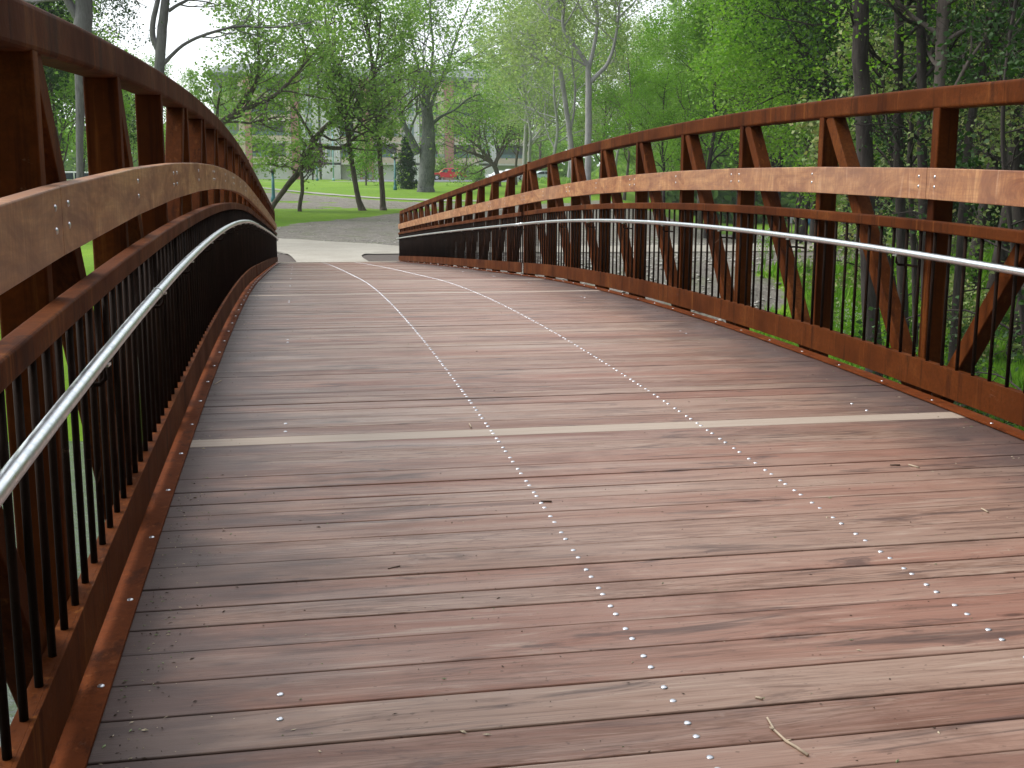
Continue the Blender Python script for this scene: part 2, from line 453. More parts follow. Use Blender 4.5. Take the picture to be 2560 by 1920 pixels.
# ------------------------------------------------------------------ deck
meas = [1.6266,1.7204,1.8627,1.9892,2.111,2.2386,2.3325,2.4266,2.5682,2.6901,2.8203,2.9454,3.0361,3.1325,3.2737,3.3997,3.5208,3.6508,3.7564,3.8503,3.9941,4.1216,4.2461,4.3726,4.4651,4.5645,4.7044,4.8334,4.9612,5.0815,5.1752,5.273,5.4215,5.5584,5.6853,5.8207,5.9357]
rng = random.Random(5)
cent = list(meas); pat = [0.094, 0.094, 0.136, 0.127, 0.125, 0.128]
i = 0
while cent[-1] < END-0.06: cent.append(cent[-1]+pat[(i+0) % 6]); i += 1
pre = []; y = meas[0]; i = 0
while y > START: y -= [0.094, 0.128, 0.127, 0.127, 0.136, 0.094][i % 6]; pre.append(y); i += 1
cent = pre[::-1]+cent
edges = [(a+b)/2 for a, b in zip(cent[:-1], cent[1:])]
DX0, DX1 = -L_+0.026, R_-0.026
deckb, paleb = MB(), MB()
def plank(mb, ya, yb, dz, g=0.0011):
    ya += g; yb -= g; r = 0.0022
    pr = [(ya, -0.034), (yb, -0.034), (yb, -r), (yb-r*0.4, -r*0.35), (yb-r, 0), (ya+r, 0), (ya+r*0.4, -r*0.35), (ya, -r)]
    yc = (ya+yb)/2; z = zp(yc); sl = (zp(yc+.05)-zp(yc-.05))/.1+rng.gauss(0, .014)
    V = []
    for x in (DX0+rng.uniform(0, .004), DX1):
        for yy, h in pr: V.append((x*U, yy*U, (z+(yy-yc)*sl+h+dz)*U))
    n = 8; F = [(j, j+8, (j+1) % n+8, (j+1) % n) for j in range(n)]+[tuple(range(n)), tuple(range(15, 7, -1))]
    mb.add(V, F)
for a, b in zip(edges[:-1], edges[1:]):
    pale = abs((a+b)/2-3.7564) < 0.03 or (b-a) < 0.1 and rng.random() < 0.22 and a > 5.2 
    if pale:
        pb = MB(); plank(pb, a, b, 0.0003); pb.build('pale_deck_plank', M['deck_pale'], bridge, label='pale tan board let into the darker deck')
    else: plank(deckb, a, b, rng.uniform(-0.0008, 0.0008))
deck = deckb.build('deck', M['deck'], bridge)
# stringers and floor beams under the deck
mb = MB()
for x in (0.0, 0.648, 1.395, 2.05): bar_y(x-0.03, x+0.03, -0.12, -0.0375, START, END-0.05, 0.002, mb=mb)
mb.build('stringer', M['rust'], bridge)
mb = MB()
for p in posts1+posts2:
    z = zp(p); mb.box(((-L_-0.0)*U, (p-0.03)*U, (z-0.2)*U), (R_*U, (p+0.03)*U, (z-0.122)*U))
mb.build('floor_beam', M['rust'], bridge)
# deck screws and bolts
cand = []
for (a, b), c in zip(zip(edges[:-1], edges[1:]), cent[1:]):
    if c < 1.45: continue
    wd = b-a
    for x in (0.648, 1.395):
        for s in (-1, 1): cand.append((c, x, (a+b)/2+s*wd*0.19, 0.0082))
for y in (1.884, 1.972, 3.871, 3.989, 5.9, 6.0, 8.14, 8.24, 10.1, 10.2, 12.0, 12.1, 14.3, 14.4, 16.5, 16.6, 18.7, 18.8, 20.9, 23.1, 25.2):
    for x in (-0.0496, 2.103): cand.append((y, x, y, 0.0078))
for i in range(70):
    y = 2.03254+0.38835*(i-2)
    if y < END-0.1: cand.append((y, -L_+0.06709, y, 0.0078, .012)); 
    y = -0.43641+4+0.38835*(i-2)
    if y < END-0.1: cand.append((y, R_-0.06709, y, 0.0078, .012))
cand.sort(key=lambda t: t[0]); rest = MB()
for i, t in enumerate(cand):
    x, y, r = t[1], t[2], t[3]; h = t[4] if len(t) > 4 else 0.0
    mb = MB() if i < 99 else rest
    dome(mb, (x*U, y*U, (zp(y)+h)*U-0.0004), (0, 0, 1), r*0.97, 0.0034)
    if i < 99: mb.build('deck_bolt', M['steel'], bridge)
rest.build('deck_bolt', M['steel'], bridge, kind='stuff')
# concrete sill at the far end
mb = MB(); mb.box(((-L_-0.05)*U, (END+0.005)*U, ZEND-0.4), ((R_+0.05)*U, (END+0.09)*U, ZEND+0.012)); 
sill = mb.build('bridge_end_sill', M['concrete'], None, label='pale concrete sill across the far end of the plank deck', cat='kerb')
YE = (END+0.09)*U

# ------------------------------------------------------------------ terrain
def smooth(a, b, x):
    t = np.clip((x-a)/(b-a), 0, 1); return t*t*(3-2*t)
_rs = np.random.RandomState(3)
_ph = _rs.uniform(0, 6.28, (10, 2)); _dr = _rs.uniform(-1, 1, (10, 2)); _fr = np.array([.05,.09,.16,.28,.45,.7,1.0,1.5,2.2,3.1])
def fbm(x, y, lo=0, hi=10, sc=1.0):
    v = 0; x = np.asarray(x, float)*sc; y = np.asarray(y, float)*sc
    for i in range(lo, hi):
        d = _dr[i]/np.linalg.norm(_dr[i])
        v = v+np.sin((x*d[0]+y*d[1])*_fr[i]*2*np.pi+_ph[i, 0]+1.3*np.sin((x*d[1]-y*d[0])*_fr[i]*3.1+_ph[i, 1]))/(1+0.6*i)
    return v/2.2
WATER = ZC-5.4
P1Y = [0, 31, 38, 43, 50, 62, 75, 95, 130, 170, 260, 600]
P1Z = [ZEND-0.02, ZEND-0.02, ZEND+0.05, ZC-1.81, ZC-1.54, ZC-1.12, ZC-.72, ZC-.2, ZC+.64, ZC+1.32, ZC+2.66, ZC+12]
P2Y = [0, 31, 38, 60, 110, 200, 600]
P2Z = [ZEND-0.05, ZEND-0.05, ZEND+0.05, ZC-2.9, ZC-4.1, ZC-3.0, ZC+8]
def gz(x, y):
    x = np.asarray(x, float); y = np.asarray(y, float)
    u = x/np.maximum(y, 5)
    upper = np.interp(y, P1Y, P1Z)*(1-smooth(.27, .40, u))+np.interp(y, P2Y, P2Z)*smooth(.27, .40, u)
    upper = upper-0.9*smooth(-.12, -.3, u)*smooth(38, 46, y)*(1-smooth(70, 120, y))
    shore = np.where(x > 0, 26-0.8*x, 26-.25*x)
    s = y-shore
    low = np.where(s > 0, ZC-4.9+0.9*smooth(0, 6, s), ZC-4.9-2.5*smooth(0, 6, -s))
    near = smooth(-14, -22, y)
    low = low*(1-near)+(ZC-3.0)*near
    edge = 31.3-0.5*smooth(3, 12, x)+1.2*smooth(2.5, 1.5, np.abs(x-1.2))*0
    e = smooth(edge-6.5, edge, y+0.5*fbm(x, y, 3, 6))
    z = low*(1-e)+upper*e
    return z+0.04*fbm(x, y, 2, 6)*smooth(31.5, 34, y)+0.25*fbm(x, y, 2, 7)*(1-smooth(28, 31, y))*np.where(s > 0, 1, .2)
def axis(segs):
    o = []
    for a, b, st in segs: o += list(np.arange(a, b, st))
    return np.array(o+[segs[-1][1]])
gx = axis([(-700, -200, 100), (-200, -60, 14), (-60, -14, 2.5), (-14, 26, 0.5), (26, 60, 1.5), (60, 200, 10), (200, 900, 100)])
gy = axis([(-700, -100, 100), (-100, -20, 10), (-20, 10, 3), (10, 24, 1), (24, 70, 0.4), (70, 130, 1), (130, 200, 3), (200, 900, 50)])
X, Y = np.meshgrid(gx, gy); Z = gz(X, Y)
nx, ny = len(gx), len(gy)
idx = np.arange(nx*ny).reshape(ny, nx)
F = np.stack([idx[:-1, :-1], idx[:-1, 1:], idx[1:, 1:], idx[1:, :-1]], -1).reshape(-1, 4)

def path_main(x):      # (lower edge y, upper edge y) of the gravel path that crosses the far end of the bridge
    x = np.asarray(x, float)
    hi = 43.3-1.15*(x+0.8)*(x > -9)+9.4*(x <= -9)
    hi = np.maximum(hi, 37.4); lo = 34.3+np.clip(.1-x, 0, 9)*2.0
    return lo, hi
def path_upper(x): return 106-4.6*(np.asarray(x, float)+2.8)+0.16*(np.asarray(x, float)+2.8)**2*(np.asarray(x) > -2.8)
def dirt_mask(x, y):
    n = fbm(x, y, 2, 9); n2 = fbm(x, y, 4, 10); u = x/np.maximum(y, 5)
    n3 = fbm(x+40, y*0.55, 1, 6)
    dv = np.zeros_like(x)
    # worn band beside the crossing path
    hi = path_main(x)[1]
    topd = 49.5+1.5*n+np.clip((u+0.015)*90, -6, 40)
    dv = np.maximum(dv, smooth(1.5, -1.5, y-topd)*smooth(29, 31, y)*smooth(.62, .45, u+0.05*n2))
    # upper worn band with patches of grass
    ub = path_upper(x)
    band = smooth(62.5, 65.5, y+1.5*n)*smooth(1.5, -1.5, y-(np.minimum(ub, 104)-3+1.5*n))
    patch = smooth(.55, .2, n3)
    dv = np.maximum(dv, band*patch*smooth(.26, .2, u))
    # gravel slope below the path
    dv = np.maximum(dv, smooth(34, 31, y)*smooth(.47, .39, u+0.06*n)*smooth(18, 20, y))
    dv = np.maximum(dv, 0.7*smooth(.24, .3, u)*smooth(.42, .36, u)*smooth(.1, .5, n+.1)*smooth(90, 60, y))
    dv = dv*smooth(-.17, -.09, u+0.02*n)
    return np.clip(dv, 0, 1)
me = raw_mesh('ground', np.stack([X, Y, Z], -1).reshape(-1, 3), F, None) if False else None

def ground_mat():
    k = NT('ground_grass_and_dirt', 0.9, 0, 0.2)
    at = k.n('ShaderNodeAttribute'); at.attribute_name = 'worn'
    v = k.coord()
    a = k.noise(v, 0.11, 6, 0.6); b = k.noise(v, 2.4, 5, 0.7); c = k.noise(v, 14, 4, 0.75)
    g = k.ramp(a, [(0.35, (0.11, 0.22, 0.012)), (0.5, (0.15, 0.27, 0.014)), (0.7, (0.2, 0.33, 0.018))])
    g = k.mix(k.ramp(b, [(0.35, (0.6,)*3), (0.6, (0,)*3)]), g, (0.09, 0.19, 0.014))
    g = k.mix(k.ramp(c, [(0.6, (0,)*3), (0.8, (0.4,)*3)]), g, (0.16, 0.22, 0.05))
    d = k.ramp(b, [(0.25, (0.15, 0.135, 0.12)), (0.5, (0.22, 0.2, 0.178)), (0.75, (0.3, 0.275, 0.245))])
    d = k.mix(k.ramp(c, [(0.38, (0.6,)*3), (0.5, (0,)*3)]), d, (0.085, 0.07, 0.06))
    d = k.mix(k.ramp(c, [(0.62, (0,)*3), (0.7, (0.7,)*3)]), d, (0.4, 0.38, 0.35))
    d = k.mix(k.ramp(k.noise(v, 0.9, 5, 0.7), [(0.5, (0,)*3), (0.65, (0.45,)*3)]), d, (0.12, 0.15, 0.06))
    so_ = k.n('ShaderNodeAttribute'); so_.attribute_name = 'soil'
    d = k.mix(so_.outputs['Fac'], d, (0.12, 0.1, 0.09))
    f = k.math('ADD', at.outputs['Fac'], k.math('MULTIPLY', k.math('SUBTRACT', k.noise(v, 1.6, 6, 0.75), 0.5), 1.3))
    k.color(k.mix(k.ramp(f, [(0.42, (0,)*3), (0.58, (1,)*3)]), g, d))
    k.bump(k.math('ADD', b, c), 0.6, 0.06); return k.m
M['ground'] = ground_mat()
me = raw_mesh('ground', np.stack([X, Y, Z], -1).reshape(-1, 3), F, M['ground'])
at = me.attributes.new('worn', 'FLOAT', 'POINT'); at.data.foreach_set('value', dirt_mask(X, Y).astype(np.float32).ravel())
at = me.attributes.new('soil', 'FLOAT', 'POINT'); at.data.foreach_set('value', (1.0*smooth(36.8, 35.2, Y+.3*fbm(X, Y, 4, 9))*smooth(9, 6, np.abs(X))*smooth(29.5, 31, Y)).astype(np.float32).ravel())
me.polygons.foreach_set('use_smooth', np.ones(len(me.polygons), bool))
g = bpy.data.objects.new('ground', me); COL.objects.link(g); tag(g, kind='structure')

def ribbon(name, xs, flo, fhi, mat, n=8, dz=0.02, swap=False):
    V = []
    for x in xs:
        lo, hi = float(flo(x)), float(fhi(x))
        for j in range(n+1):
            y = lo+(hi-lo)*j/n; V.append((x, y, float(gz(x, y))+dz))
    V = np.array(V); q = np.arange(len(xs)*(n+1)).reshape(len(xs), n+1)
    Fq = np.stack([q[:-1, :-1], q[1:, :-1], q[1:, 1:], q[:-1, 1:]], -1).reshape(-1, 4)
    me = raw_mesh(name, V, Fq, mat); me.polygons.foreach_set('use_smooth', np.ones(len(me.polygons), bool))
    o = bpy.data.objects.new(name, me); COL.objects.link(o); return tag(o, kind='structure')
def path_mat(name, a, b):
    k = NT(name, 0.9, 0, 0.2); v = k.coord(); n1 = k.noise(v, 0.8, 5, 0.65); n2 = k.noise(v, 25, 4, 0.75)
    c = k.ramp(n1, [(0.3, a), (0.7, b)]); c = k.mix(k.ramp(n2, [(0.35, (0.5,)*3), (0.5, (0,)*3)]), c, tuple(x*0.6 for x in a))
    k.color(c); k.bump(n2, 0.4, 0.02); return k.m
M['path'] = path_mat('pale_gravel', (0.34, 0.31, 0.265), (0.44, 0.41, 0.36))
M['walk'] = path_mat('concrete_walk', (0.3, 0.29, 0.26), (0.38, 0.36, 0.33))
M['asphalt'] = path_mat('asphalt', (0.16, 0.17, 0.19), (0.22, 0.235, 0.26))
wob = lambda x, s: 0.35*float(fbm(x*1.3+s, s, 3, 8))
ribbon('path', np.concatenate([np.arange(-40, -8, 2.0), np.arange(-8, 40, 0.4)]), lambda x: float(path_main(x)[0])+wob(x, 3)*0.8, lambda x: float(path_main(x)[1])+wob(x, 9), M['path'], 14, 0.03)
# short apron between the sill and the path, narrowing away from the bridge
V = []; n = 10
for y in np.linspace(YE+0.005, 35.2, 8):
    t = (y-YE)/(35.2-YE); a = 0.05-0.1*math.sin(t*3)-0.6*t**4; b = 1.98-.1*math.sin(t*3)+0.9*t**6
    for j in range(n+1):
        x = a+(b-a)*j/n; V.append((x, y, float(gz(x, y))+0.034))
q = np.arange(8*(n+1)).reshape(8, n+1); Fq = np.stack([q[:-1, :-1], q[:-1, 1:], q[1:, 1:], q[1:, :-1]], -1).reshape(-1, 4)
o = bpy.data.objects.new('path_apron', raw_mesh('path_apron', np.array(V), Fq, M['path'])); COL.objects.link(o); tag(o, kind='structure')
ribbon('footway', np.concatenate([np.arange(-30, 12.3, 0.5)]), lambda x: path_upper(x), lambda x: path_upper(x)+(3.6 if x < 5 else 2.6), M['walk'], 4, 0.04)
ribbon('road', np.arange(8, 80, 2.0), lambda x: 150+0*x, lambda x: 178, M['asphalt'], 8, 0.05)
ribbon('footway', np.concatenate([np.arange(-14, 22, 1.0)]), lambda x: 146-0.15*x, lambda x: 147.8-0.15*x, M['walk'], 2, 0.06)
# water
def water_mat():
    k = NT('river_water', 0.08, 0, 0.5); v = k.coord((1, 1.8, 1))
    n1 = k.noise(v, 3.2, 5, 0.65, 0.5); k.color((0.07, 0.085, 0.07)); k.bump(n1, 0.9, 0.08); return k.m
M['water'] = water_mat()
mb = MB(); mb.add([(-400, -30, WATER), (400, -30, WATER), (400, 60, WATER), (-400, 60, WATER)], [(0, 1, 2, 3)])
mb.build('river', M['water'], None, kind='structure')
# loose stones on the gravel slope
rs = np.random.RandomState(11); V = []; Fs = []; base = 0
ico = np.array([(1,0,0),(0,1,0),(-1,0,0),(0,-1,0),(0,0,1),(0,0,-1)], float)
fi = [(0,1,4,4),(1,2,4,4),(2,3,4,4),(3,0,4,4),(1,0,5,5),(2,1,5,5),(3,2,5,5),(0,3,5,5)]
mbs = MB()
cnt = 0
for _ in range(9000):
    y = rs.uniform(22, 42) if rs.rand() < .8 else rs.uniform(42, 90)
    u = rs.uniform(-.1, .45); x = u*y
    if dirt_mask(np.array([x]), np.array([y]))[0] < .4: continue
    lo, hi = path_main(x)
    if lo-.3 < y < hi+.3 or (abs(x-1) < 2.6 and y < 34): continue
    s = rs.uniform(.015, .05)*(1.5 if y < 32 else 1)
    P = ico*rs.uniform(.7, 1.3, (6, 3))*s*np.array([1.2, 1, .6])
    a = rs.uniform(0, 6.28); ca, sa = math.cos(a), math.sin(a)
    P = np.stack([P[:, 0]*ca-P[:, 1]*sa, P[:, 0]*sa+P[:, 1]*ca, P[:, 2]], 1)+np.array([x, y, float(gz(x, y))+s*.2])
    mbs.add(P, [f[:3] for f in fi]); cnt += 1
mbs.build('loose_stones', simple('stone', (0.33, 0.31, 0.28), 0.9, 0, 0.45, 9), None, label='loose grey stones scattered over the bare gravel bank', cat='stones', kind='stuff')

# ------------------------------------------------------------------ trees
def leaf_mat(name, cols, trans=0.45, clump=0.35):
    k = NT(name, 0.55, 0, 0.3)
    geo = k.n('ShaderNodeNewGeometry'); ri = geo.outputs['Random Per Island']
    n = k.noise(k.coord(), clump, 4, 0.6)
    c1 = k.ramp(ri, [(i/(len(cols)-1), c) for i, c in enumerate(cols)])
    c = k.mix(k.ramp(n, [(0.4, (0.0,)*3), (0.62, (0.5,)*3)]), c1, tuple(x*0.65 for x in cols[len(cols)//2]))
    k.color(c)
    tr = k.n('ShaderNodeBsdfTranslucent'); mx = k.n('ShaderNodeMixShader'); mx.inputs[0].default_value = trans
    k.l(k.mix(1.0, c, (1.0, 1.08, 0.65), 'MULTIPLY'), tr.inputs['Color'])
    k.l(k.b.outputs[0], mx.inputs[1]); k.l(tr.outputs[0], mx.inputs[2]); k.l(mx.outputs[0], k.out.inputs[0]); return k.m
L1 = leaf_mat('young_leaves', [(0.17, 0.34, 0.065), (0.25, 0.43, 0.09), (0.36, 0.53, 0.15), (0.15, 0.29, 0.08)], .5)
L2 = leaf_mat('pale_grey_green_leaves', [(0.36, 0.48, 0.2), (0.42, 0.52, 0.24), (0.27, 0.4, 0.17)], .5)
L3 = leaf_mat('bright_green_leaves', [(0.11, 0.28, 0.02), (0.18, 0.39, 0.03), (0.28, 0.5, 0.055), (0.09, 0.23, 0.02)], .5)
L4 = leaf_mat('yellow_green_leaves', [(0.24, 0.34, 0.11), (0.4, 0.46, 0.2), (0.16, 0.27, 0.08), (0.44, 0.4, 0.17)], 0.35, 0.8)
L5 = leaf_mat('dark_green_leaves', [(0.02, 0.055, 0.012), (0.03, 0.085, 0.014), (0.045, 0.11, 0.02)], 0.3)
L6 = leaf_mat('needle_foliage', [(0.02, 0.06, 0.025), (0.035, 0.085, 0.03), (0.055, 0.11, 0.045)], 0.15)
L7 = leaf_mat('purple_leaves', [(0.1, 0.03, 0.05), (0.15, 0.05, 0.08)], 0.3)
def bark(name, a, b):
    k = NT(name, 0.9, 0, 0.2)
    n = k.noise(k.coord((6, 6, 1.1)), 3, 5, 0.7, 0.4); n2 = k.noise(k.coord((1, 1, 1)), 1.2, 4)
    c = k.ramp(n, [(0.32, a), (0.65, b)]); c = k.mix(k.ramp(n2, [(0.45, (0,)*3), (0.7, (0.5,)*3)]), c, tuple(x*1.3 for x in b))
    k.color(c); k.bump(n, 0.6, 0.03); return k.m
B1 = bark('grey_brown_bark', (0.07, 0.055, 0.05), (0.16, 0.13, 0.115))
B2 = bark('smooth_grey_bark', (0.26, 0.25, 0.255), (0.42, 0.41, 0.42))
B5 = bark('weathered_grey_bark', (0.11, 0.1, 0.105), (0.2, 0.19, 0.2))
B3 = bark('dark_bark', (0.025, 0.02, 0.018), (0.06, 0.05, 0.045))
B4 = bark('blue_grey_rough_bark', (0.05, 0.055, 0.055), (0.19, 0.2, 0.19))

class Tree:
    def __init__(s, seed): s.r = np.random.RandomState(seed); s.mb = MB(); s.tw = []; s.tw_d = []
    def stem(s, pts, rad, n=9, flare=1.0):
        pts = np.asarray(pts, float); rad = np.asarray(rad, float)
        # resample smoothly
        t = np.linspace(0, 1, len(pts)); tt = np.linspace(0, 1, max(len(pts), 4)*3)
        q = np.stack([np.interp(tt, t, pts[:, i]) for i in range(3)], 1)
        for _ in range(2): q[1:-1] = (q[:-2]+2*q[1:-1]+q[2:])/4
        rr = np.interp(tt, t, rad)
        q[1:-1] += s.r.normal(0, 1, q[1:-1].shape)*rr[1:-1, None]*0.05
        if flare > 1: rr = rr*(1+(flare-1)*np.exp(-tt*25))
        s.mb.tube(q, rr, n, cap=False); return q, rr
    def grow(s, p, d, L, r, lvl, maxl, droop=0.0, nchild=(5, 7), ang=(28, 60), wob=0.16, upb=0.05, child_len=.62):
        R = s.r; n = 5 if lvl < maxl else 3
        pts = [np.array(p, float)]; d = np.array(d, float); d /= np.linalg.norm(d)
        for i in range(n):
            d = d+R.normal(0, wob, 3)+np.array([0, 0, upb-droop*(i/n)]); d /= np.linalg.norm(d)
            pts.append(pts[-1]+d*L/n)
        pts = np.array(pts); rad = np.linspace(r, r*0.35, n+1)
        if r > 0.0035*s.mins: s.mb.tube(pts, rad, 6 if r > 0.05 else (4 if r > 0.02 else 3), cap=False)
        if lvl >= maxl:
            s.tw += [pts[-1], pts[-2], pts[1]]; return
        k = R.randint(nchild[0], nchild[1]+1)
        for i in range(k):
            f = 0.25+0.75*(i+R.uniform(0, .9))/k; f = min(f, 1)
            x = f*n; j = min(int(x), n-1); pp = pts[j]+(pts[j+1]-pts[j])*(x-j)
            dd = pts[j+1]-pts[j]; dd /= np.linalg.norm(dd)
            side = np.cross(dd, R.normal(0, 1, 3)); side /= np.linalg.norm(side)+1e-9
            a = math.radians(R.uniform(*ang)); nd = dd*math.cos(a)+side*math.sin(a)
            s.grow(pp, nd, L*child_len*R.uniform(.7, 1.15)*(1.15-0.45*f), max(r*(1-.6*f)*.6, .004), lvl+1, maxl, droop, nchild, ang, wob, upb, child_len)
        s.tw.append(pts[-1])
    mins = 1.0
    def leaves(s, n, size, spread, mat, flat=0.0):
        R = s.r; tw = np.array(s.tw)
        wgt = R.gamma(0.55, 1, len(tw)); wgt /= wgt.sum()
        i = R.choice(len(tw), n, p=wgt)
        c = tw[i]+R.normal(0, 1, (n, 3))*spread*R.uniform(.3, 1.3, (n, 1))
        a = R.normal(0, 1, (n, 3)); a[:, 2] *= 0.6; a /= np.linalg.norm(a, axis=1)[:, None]
        b = R.normal(0, 1, (n, 3)); b = np.cross(a, b); b /= np.linalg.norm(b, axis=1)[:, None]
        nn = np.cross(a, b)
        sz = size*R.uniform(.55, 1.3, (n, 1))
        v0 = c-a*sz*.5; v2 = c+a*sz*.5; v1 = c+b*sz*.36+nn*sz*.1-a*sz*.06; v3 = c-b*sz*.36+nn*sz*.1-a*sz*.06
        V = np.stack([v0, v1, v2, v3], 1).reshape(-1, 3)
        return raw_mesh('crown', V, np.arange(n*4).reshape(n, 4), mat)
    def make(s, name, base, label, cat, group, bark, nleaf, size, spread, lmat, origin=None):
        o = np.array(base, float)
        root = empty(name, tuple(o), label, cat, group)
        me = s.mb.mesh('trunk', bark); me.transform(Matrix.Translation(-Vector(o)))
        t = bpy.data.objects.new('trunk', me); COL.objects.link(t); t.parent = root
        if nleaf:
            lm = s.leaves(nleaf, size, spread, lmat); lm.transform(Matrix.Translation(-Vector(o)))
            c = bpy.data.objects.new('crown', lm); COL.objects.link(c); c.parent = root
        return root
def pxs(pts, D):
    """[(px,py,width_px[,dD])] -> world points, radii"""
    P = []; Rr = []
    for q in pts:
        dd = q[3] if len(q) > 3 else 0
        p = W(q[0], q[1], D+dd); P.append(p); Rr.append(q[2]*np.linalg.norm(p-np.array([0, 0, ZC]))/FPX/2*0.97)
    return np.array(P), np.array(Rr)
def spawn(T, q, rr, n, f0, Lm, maxl=2, ang=(35, 75), droop=0.0, upb=0.05, nchild=(4, 6), toward=None, rmul=.5):
    """side branches from a resampled stem"""
    for i in range(n):
        f = f0+(1-f0)*(i+T.r.uniform(0, 1))/n; x = min(f, .999)*(len(q)-1); j = int(x)
        p = q[j]+(q[j+1]-q[j])*(x-j); d = q[j+1]-q[j]; d /= np.linalg.norm(d)+1e-9
        side = np.cross(d, T.r.normal(0, 1, 3)); side /= np.linalg.norm(side)
        a = math.radians(T.r.uniform(*ang)); nd = d*math.cos(a)+side*math.sin(a)
        T.grow(p, nd, Lm*T.r.uniform(.6, 1.2)*(1.1-.45*f), min(rr[j]*rmul, .12), 1, maxl+1, droop, nchild, (25, 60), .17, upb)
def rootdown(pts, D, drop=True):
    """put the first point on the ground"""
    P, Rr = pts; g0 = float(gz(P[0][0], P[0][1])); P = P.copy()
    if P[0][2] > g0-.1: P = np.vstack([[P[0][0], P[0][1], g0-.15], P]); Rr = np.concatenate([[Rr[0]*1.15], Rr])
    else: P[0][2] = g0-.15
    return P, Rr
def named_tree(seed, name, label, D, stems, bark, lmat, nleaf, lsize, spread, br, cat='tree', group=None, flare=1.3, droop=0.0, upb=0.05, maxl=2, mins=1.0, nchild=(4, 6), root=True):
    """stems: list of (pixel polyline, branches, from-fraction, branch length)"""
    T = Tree(seed); T.mins = mins; base = None
    for i, (pl, nb, f0, Lm) in enumerate(stems):
        P, Rr = pxs(pl, D)
        if i == 0 and root: P, Rr = rootdown((P, Rr), D)
        if base is None: base = (P[0][0], P[0][1], float(gz(P[0][0], P[0][1])))
        q, rr = T.stem(P, Rr, 10 if i == 0 else 7, flare if i == 0 else 1)
        if nb: spawn(T, q, rr, nb, f0, Lm, maxl, droop=droop, upb=upb, nchild=nchild)
    return T.make(name, base, label, cat, group, bark, nleaf, lsize, spread, lmat)

# --- the trees one can tell apart, left to right
named_tree(1, 'tree', 'stout forked grey tree whose bare trunk rises behind the left railing', 42,
    [([(200, 520, 15), (199, 300, 18), (205, 150, 36), (208, 60, 42), (212, -40, 34), (230, -200, 26)], 7, .72, 5), ([(207, 60, 24), (178, 20, 20), (160, -20, 18), (130, -120, 14)], 5, .4, 4), ([(212, -40, 20), (262, -90, 14), (300, -190, 8)], 5, .3, 4)],
    B5, L5, 1300, .16, .3, None, flare=1)
named_tree(2, 'tree', 'slender grey tree with a twin stem and one long curved limb reaching right', 50,
    [([(392, 520, 25), (394, 300, 24), (399, 170, 24), (402, 105, 24), (410, 40, 21), (417, -30, 18), (430, -160, 12)], 5, .8, 4),
     ([(397, 125, 18), (381, 95, 14), (381, 60, 13), (392, 10, 12), (404, -40, 9), (408, -150, 6)], 5, .6, 3.5),
     ([(421, 28, 9), (440, 14, 8), (470, 0, 7), (520, -40, 5)], 4, .4, 3),
     ([(403, 166, 11), (425, 142, 9), (450, 117, 8), (485, 96, 7.5), (530, 81, 7), (570, 69, 6.5), (610, 64, 6), (660, 70, 5), (720, 66, 4), (780, 55, 3)], 9, .35, 2.6)],
    B5, L1, 1500, .15, .3, None, flare=1)
T3 = [([(678, 520, 12), (706, 480, 13), (730, 450, 14), (752, 425, 15), (766, 392, 16), (779, 363, 16), (790, 342, 17)], 0, .5, 2.5),
      ([(788, 345, 14), (812, 318, 12), (835, 298, 10), (858, 278, 8), (880, 240, 5), (900, 200, 3)], 10, .2, 4.2),
      ([(781, 360, 12), (800, 364, 11), (830, 370, 11), (855, 371, 10), (872, 357, 8), (900, 335, 5), (930, 325, 3)], 5, .55, 2),
      ([(784, 350, 9), (768, 320, 7), (750, 295, 6), (730, 260, 4), (715, 200, 3)], 9, .2, 4),
      ([(786, 345, 9), (806, 335, 7), (828, 352, 5.5), (850, 348, 4), (860, 330, 3)], 4, .5, 2),
      ([(745, 430, 7), (720, 415, 5), (695, 418, 4), (670, 405, 3)], 4, .3, 1.8)]
named_tree(3, 'tree', 'tree with a strongly leaning trunk and wide crooked limbs on the worn lawn', 62, T3, B1, L1, 5000, .18, .34, None)
named_tree(4, 'tree', 'short thin tree beside the leaning trunk, leafy down its stem', 61.5,
    [([(749, 521, 10), (751, 500, 10), (757, 476, 9), (755, 450, 9), (753, 421, 9), (757, 390, 8), (765, 350, 6)], 10, .5, 1.6)], B1, L1, 1100, .16, .28, None)
named_tree(5, 'tree', 'slim leaning park tree left of a pair of matching trunks on the lawn', 62,
    [([(906, 526, 20), (899, 508, 15), (893, 486, 13), (885, 440, 12.5), (877, 392, 12), (868, 320, 12), (862, 260, 11), (857, 217, 10), (837, 162, 9), (819, 95, 7), (812, 20, 5), (800, -80, 3)], 20, .45, 4.6),
     ([(857, 217, 7), (850, 180, 6), (835, 110, 5), (838, 20, 3)], 6, .3, 3.5), ([(875, 345, 5), (890, 320, 4.5), (905, 290, 3.5)], 5, .3, 2.5)], B1, L1, 7500, .18, .36, None, flare=1.2)
named_tree(6, 'tree', 'straight slim park tree right of a pair of matching trunks on the lawn', 62.5,
    [([(958, 524, 18), (957, 508, 14), (955, 470, 13), (950, 400, 12.5), (948, 363, 12), (945, 318, 11.5), (941, 250, 10.5), (934, 200, 9), (926, 120, 8), (915, 40, 6), (908, -60, 4)], 20, .47, 4.6),
     ([(934, 200, 6), (946, 120, 5), (952, 30, 4)], 7, .2, 4)], B1, L1, 7500, .18, .36, None, flare=1.2)
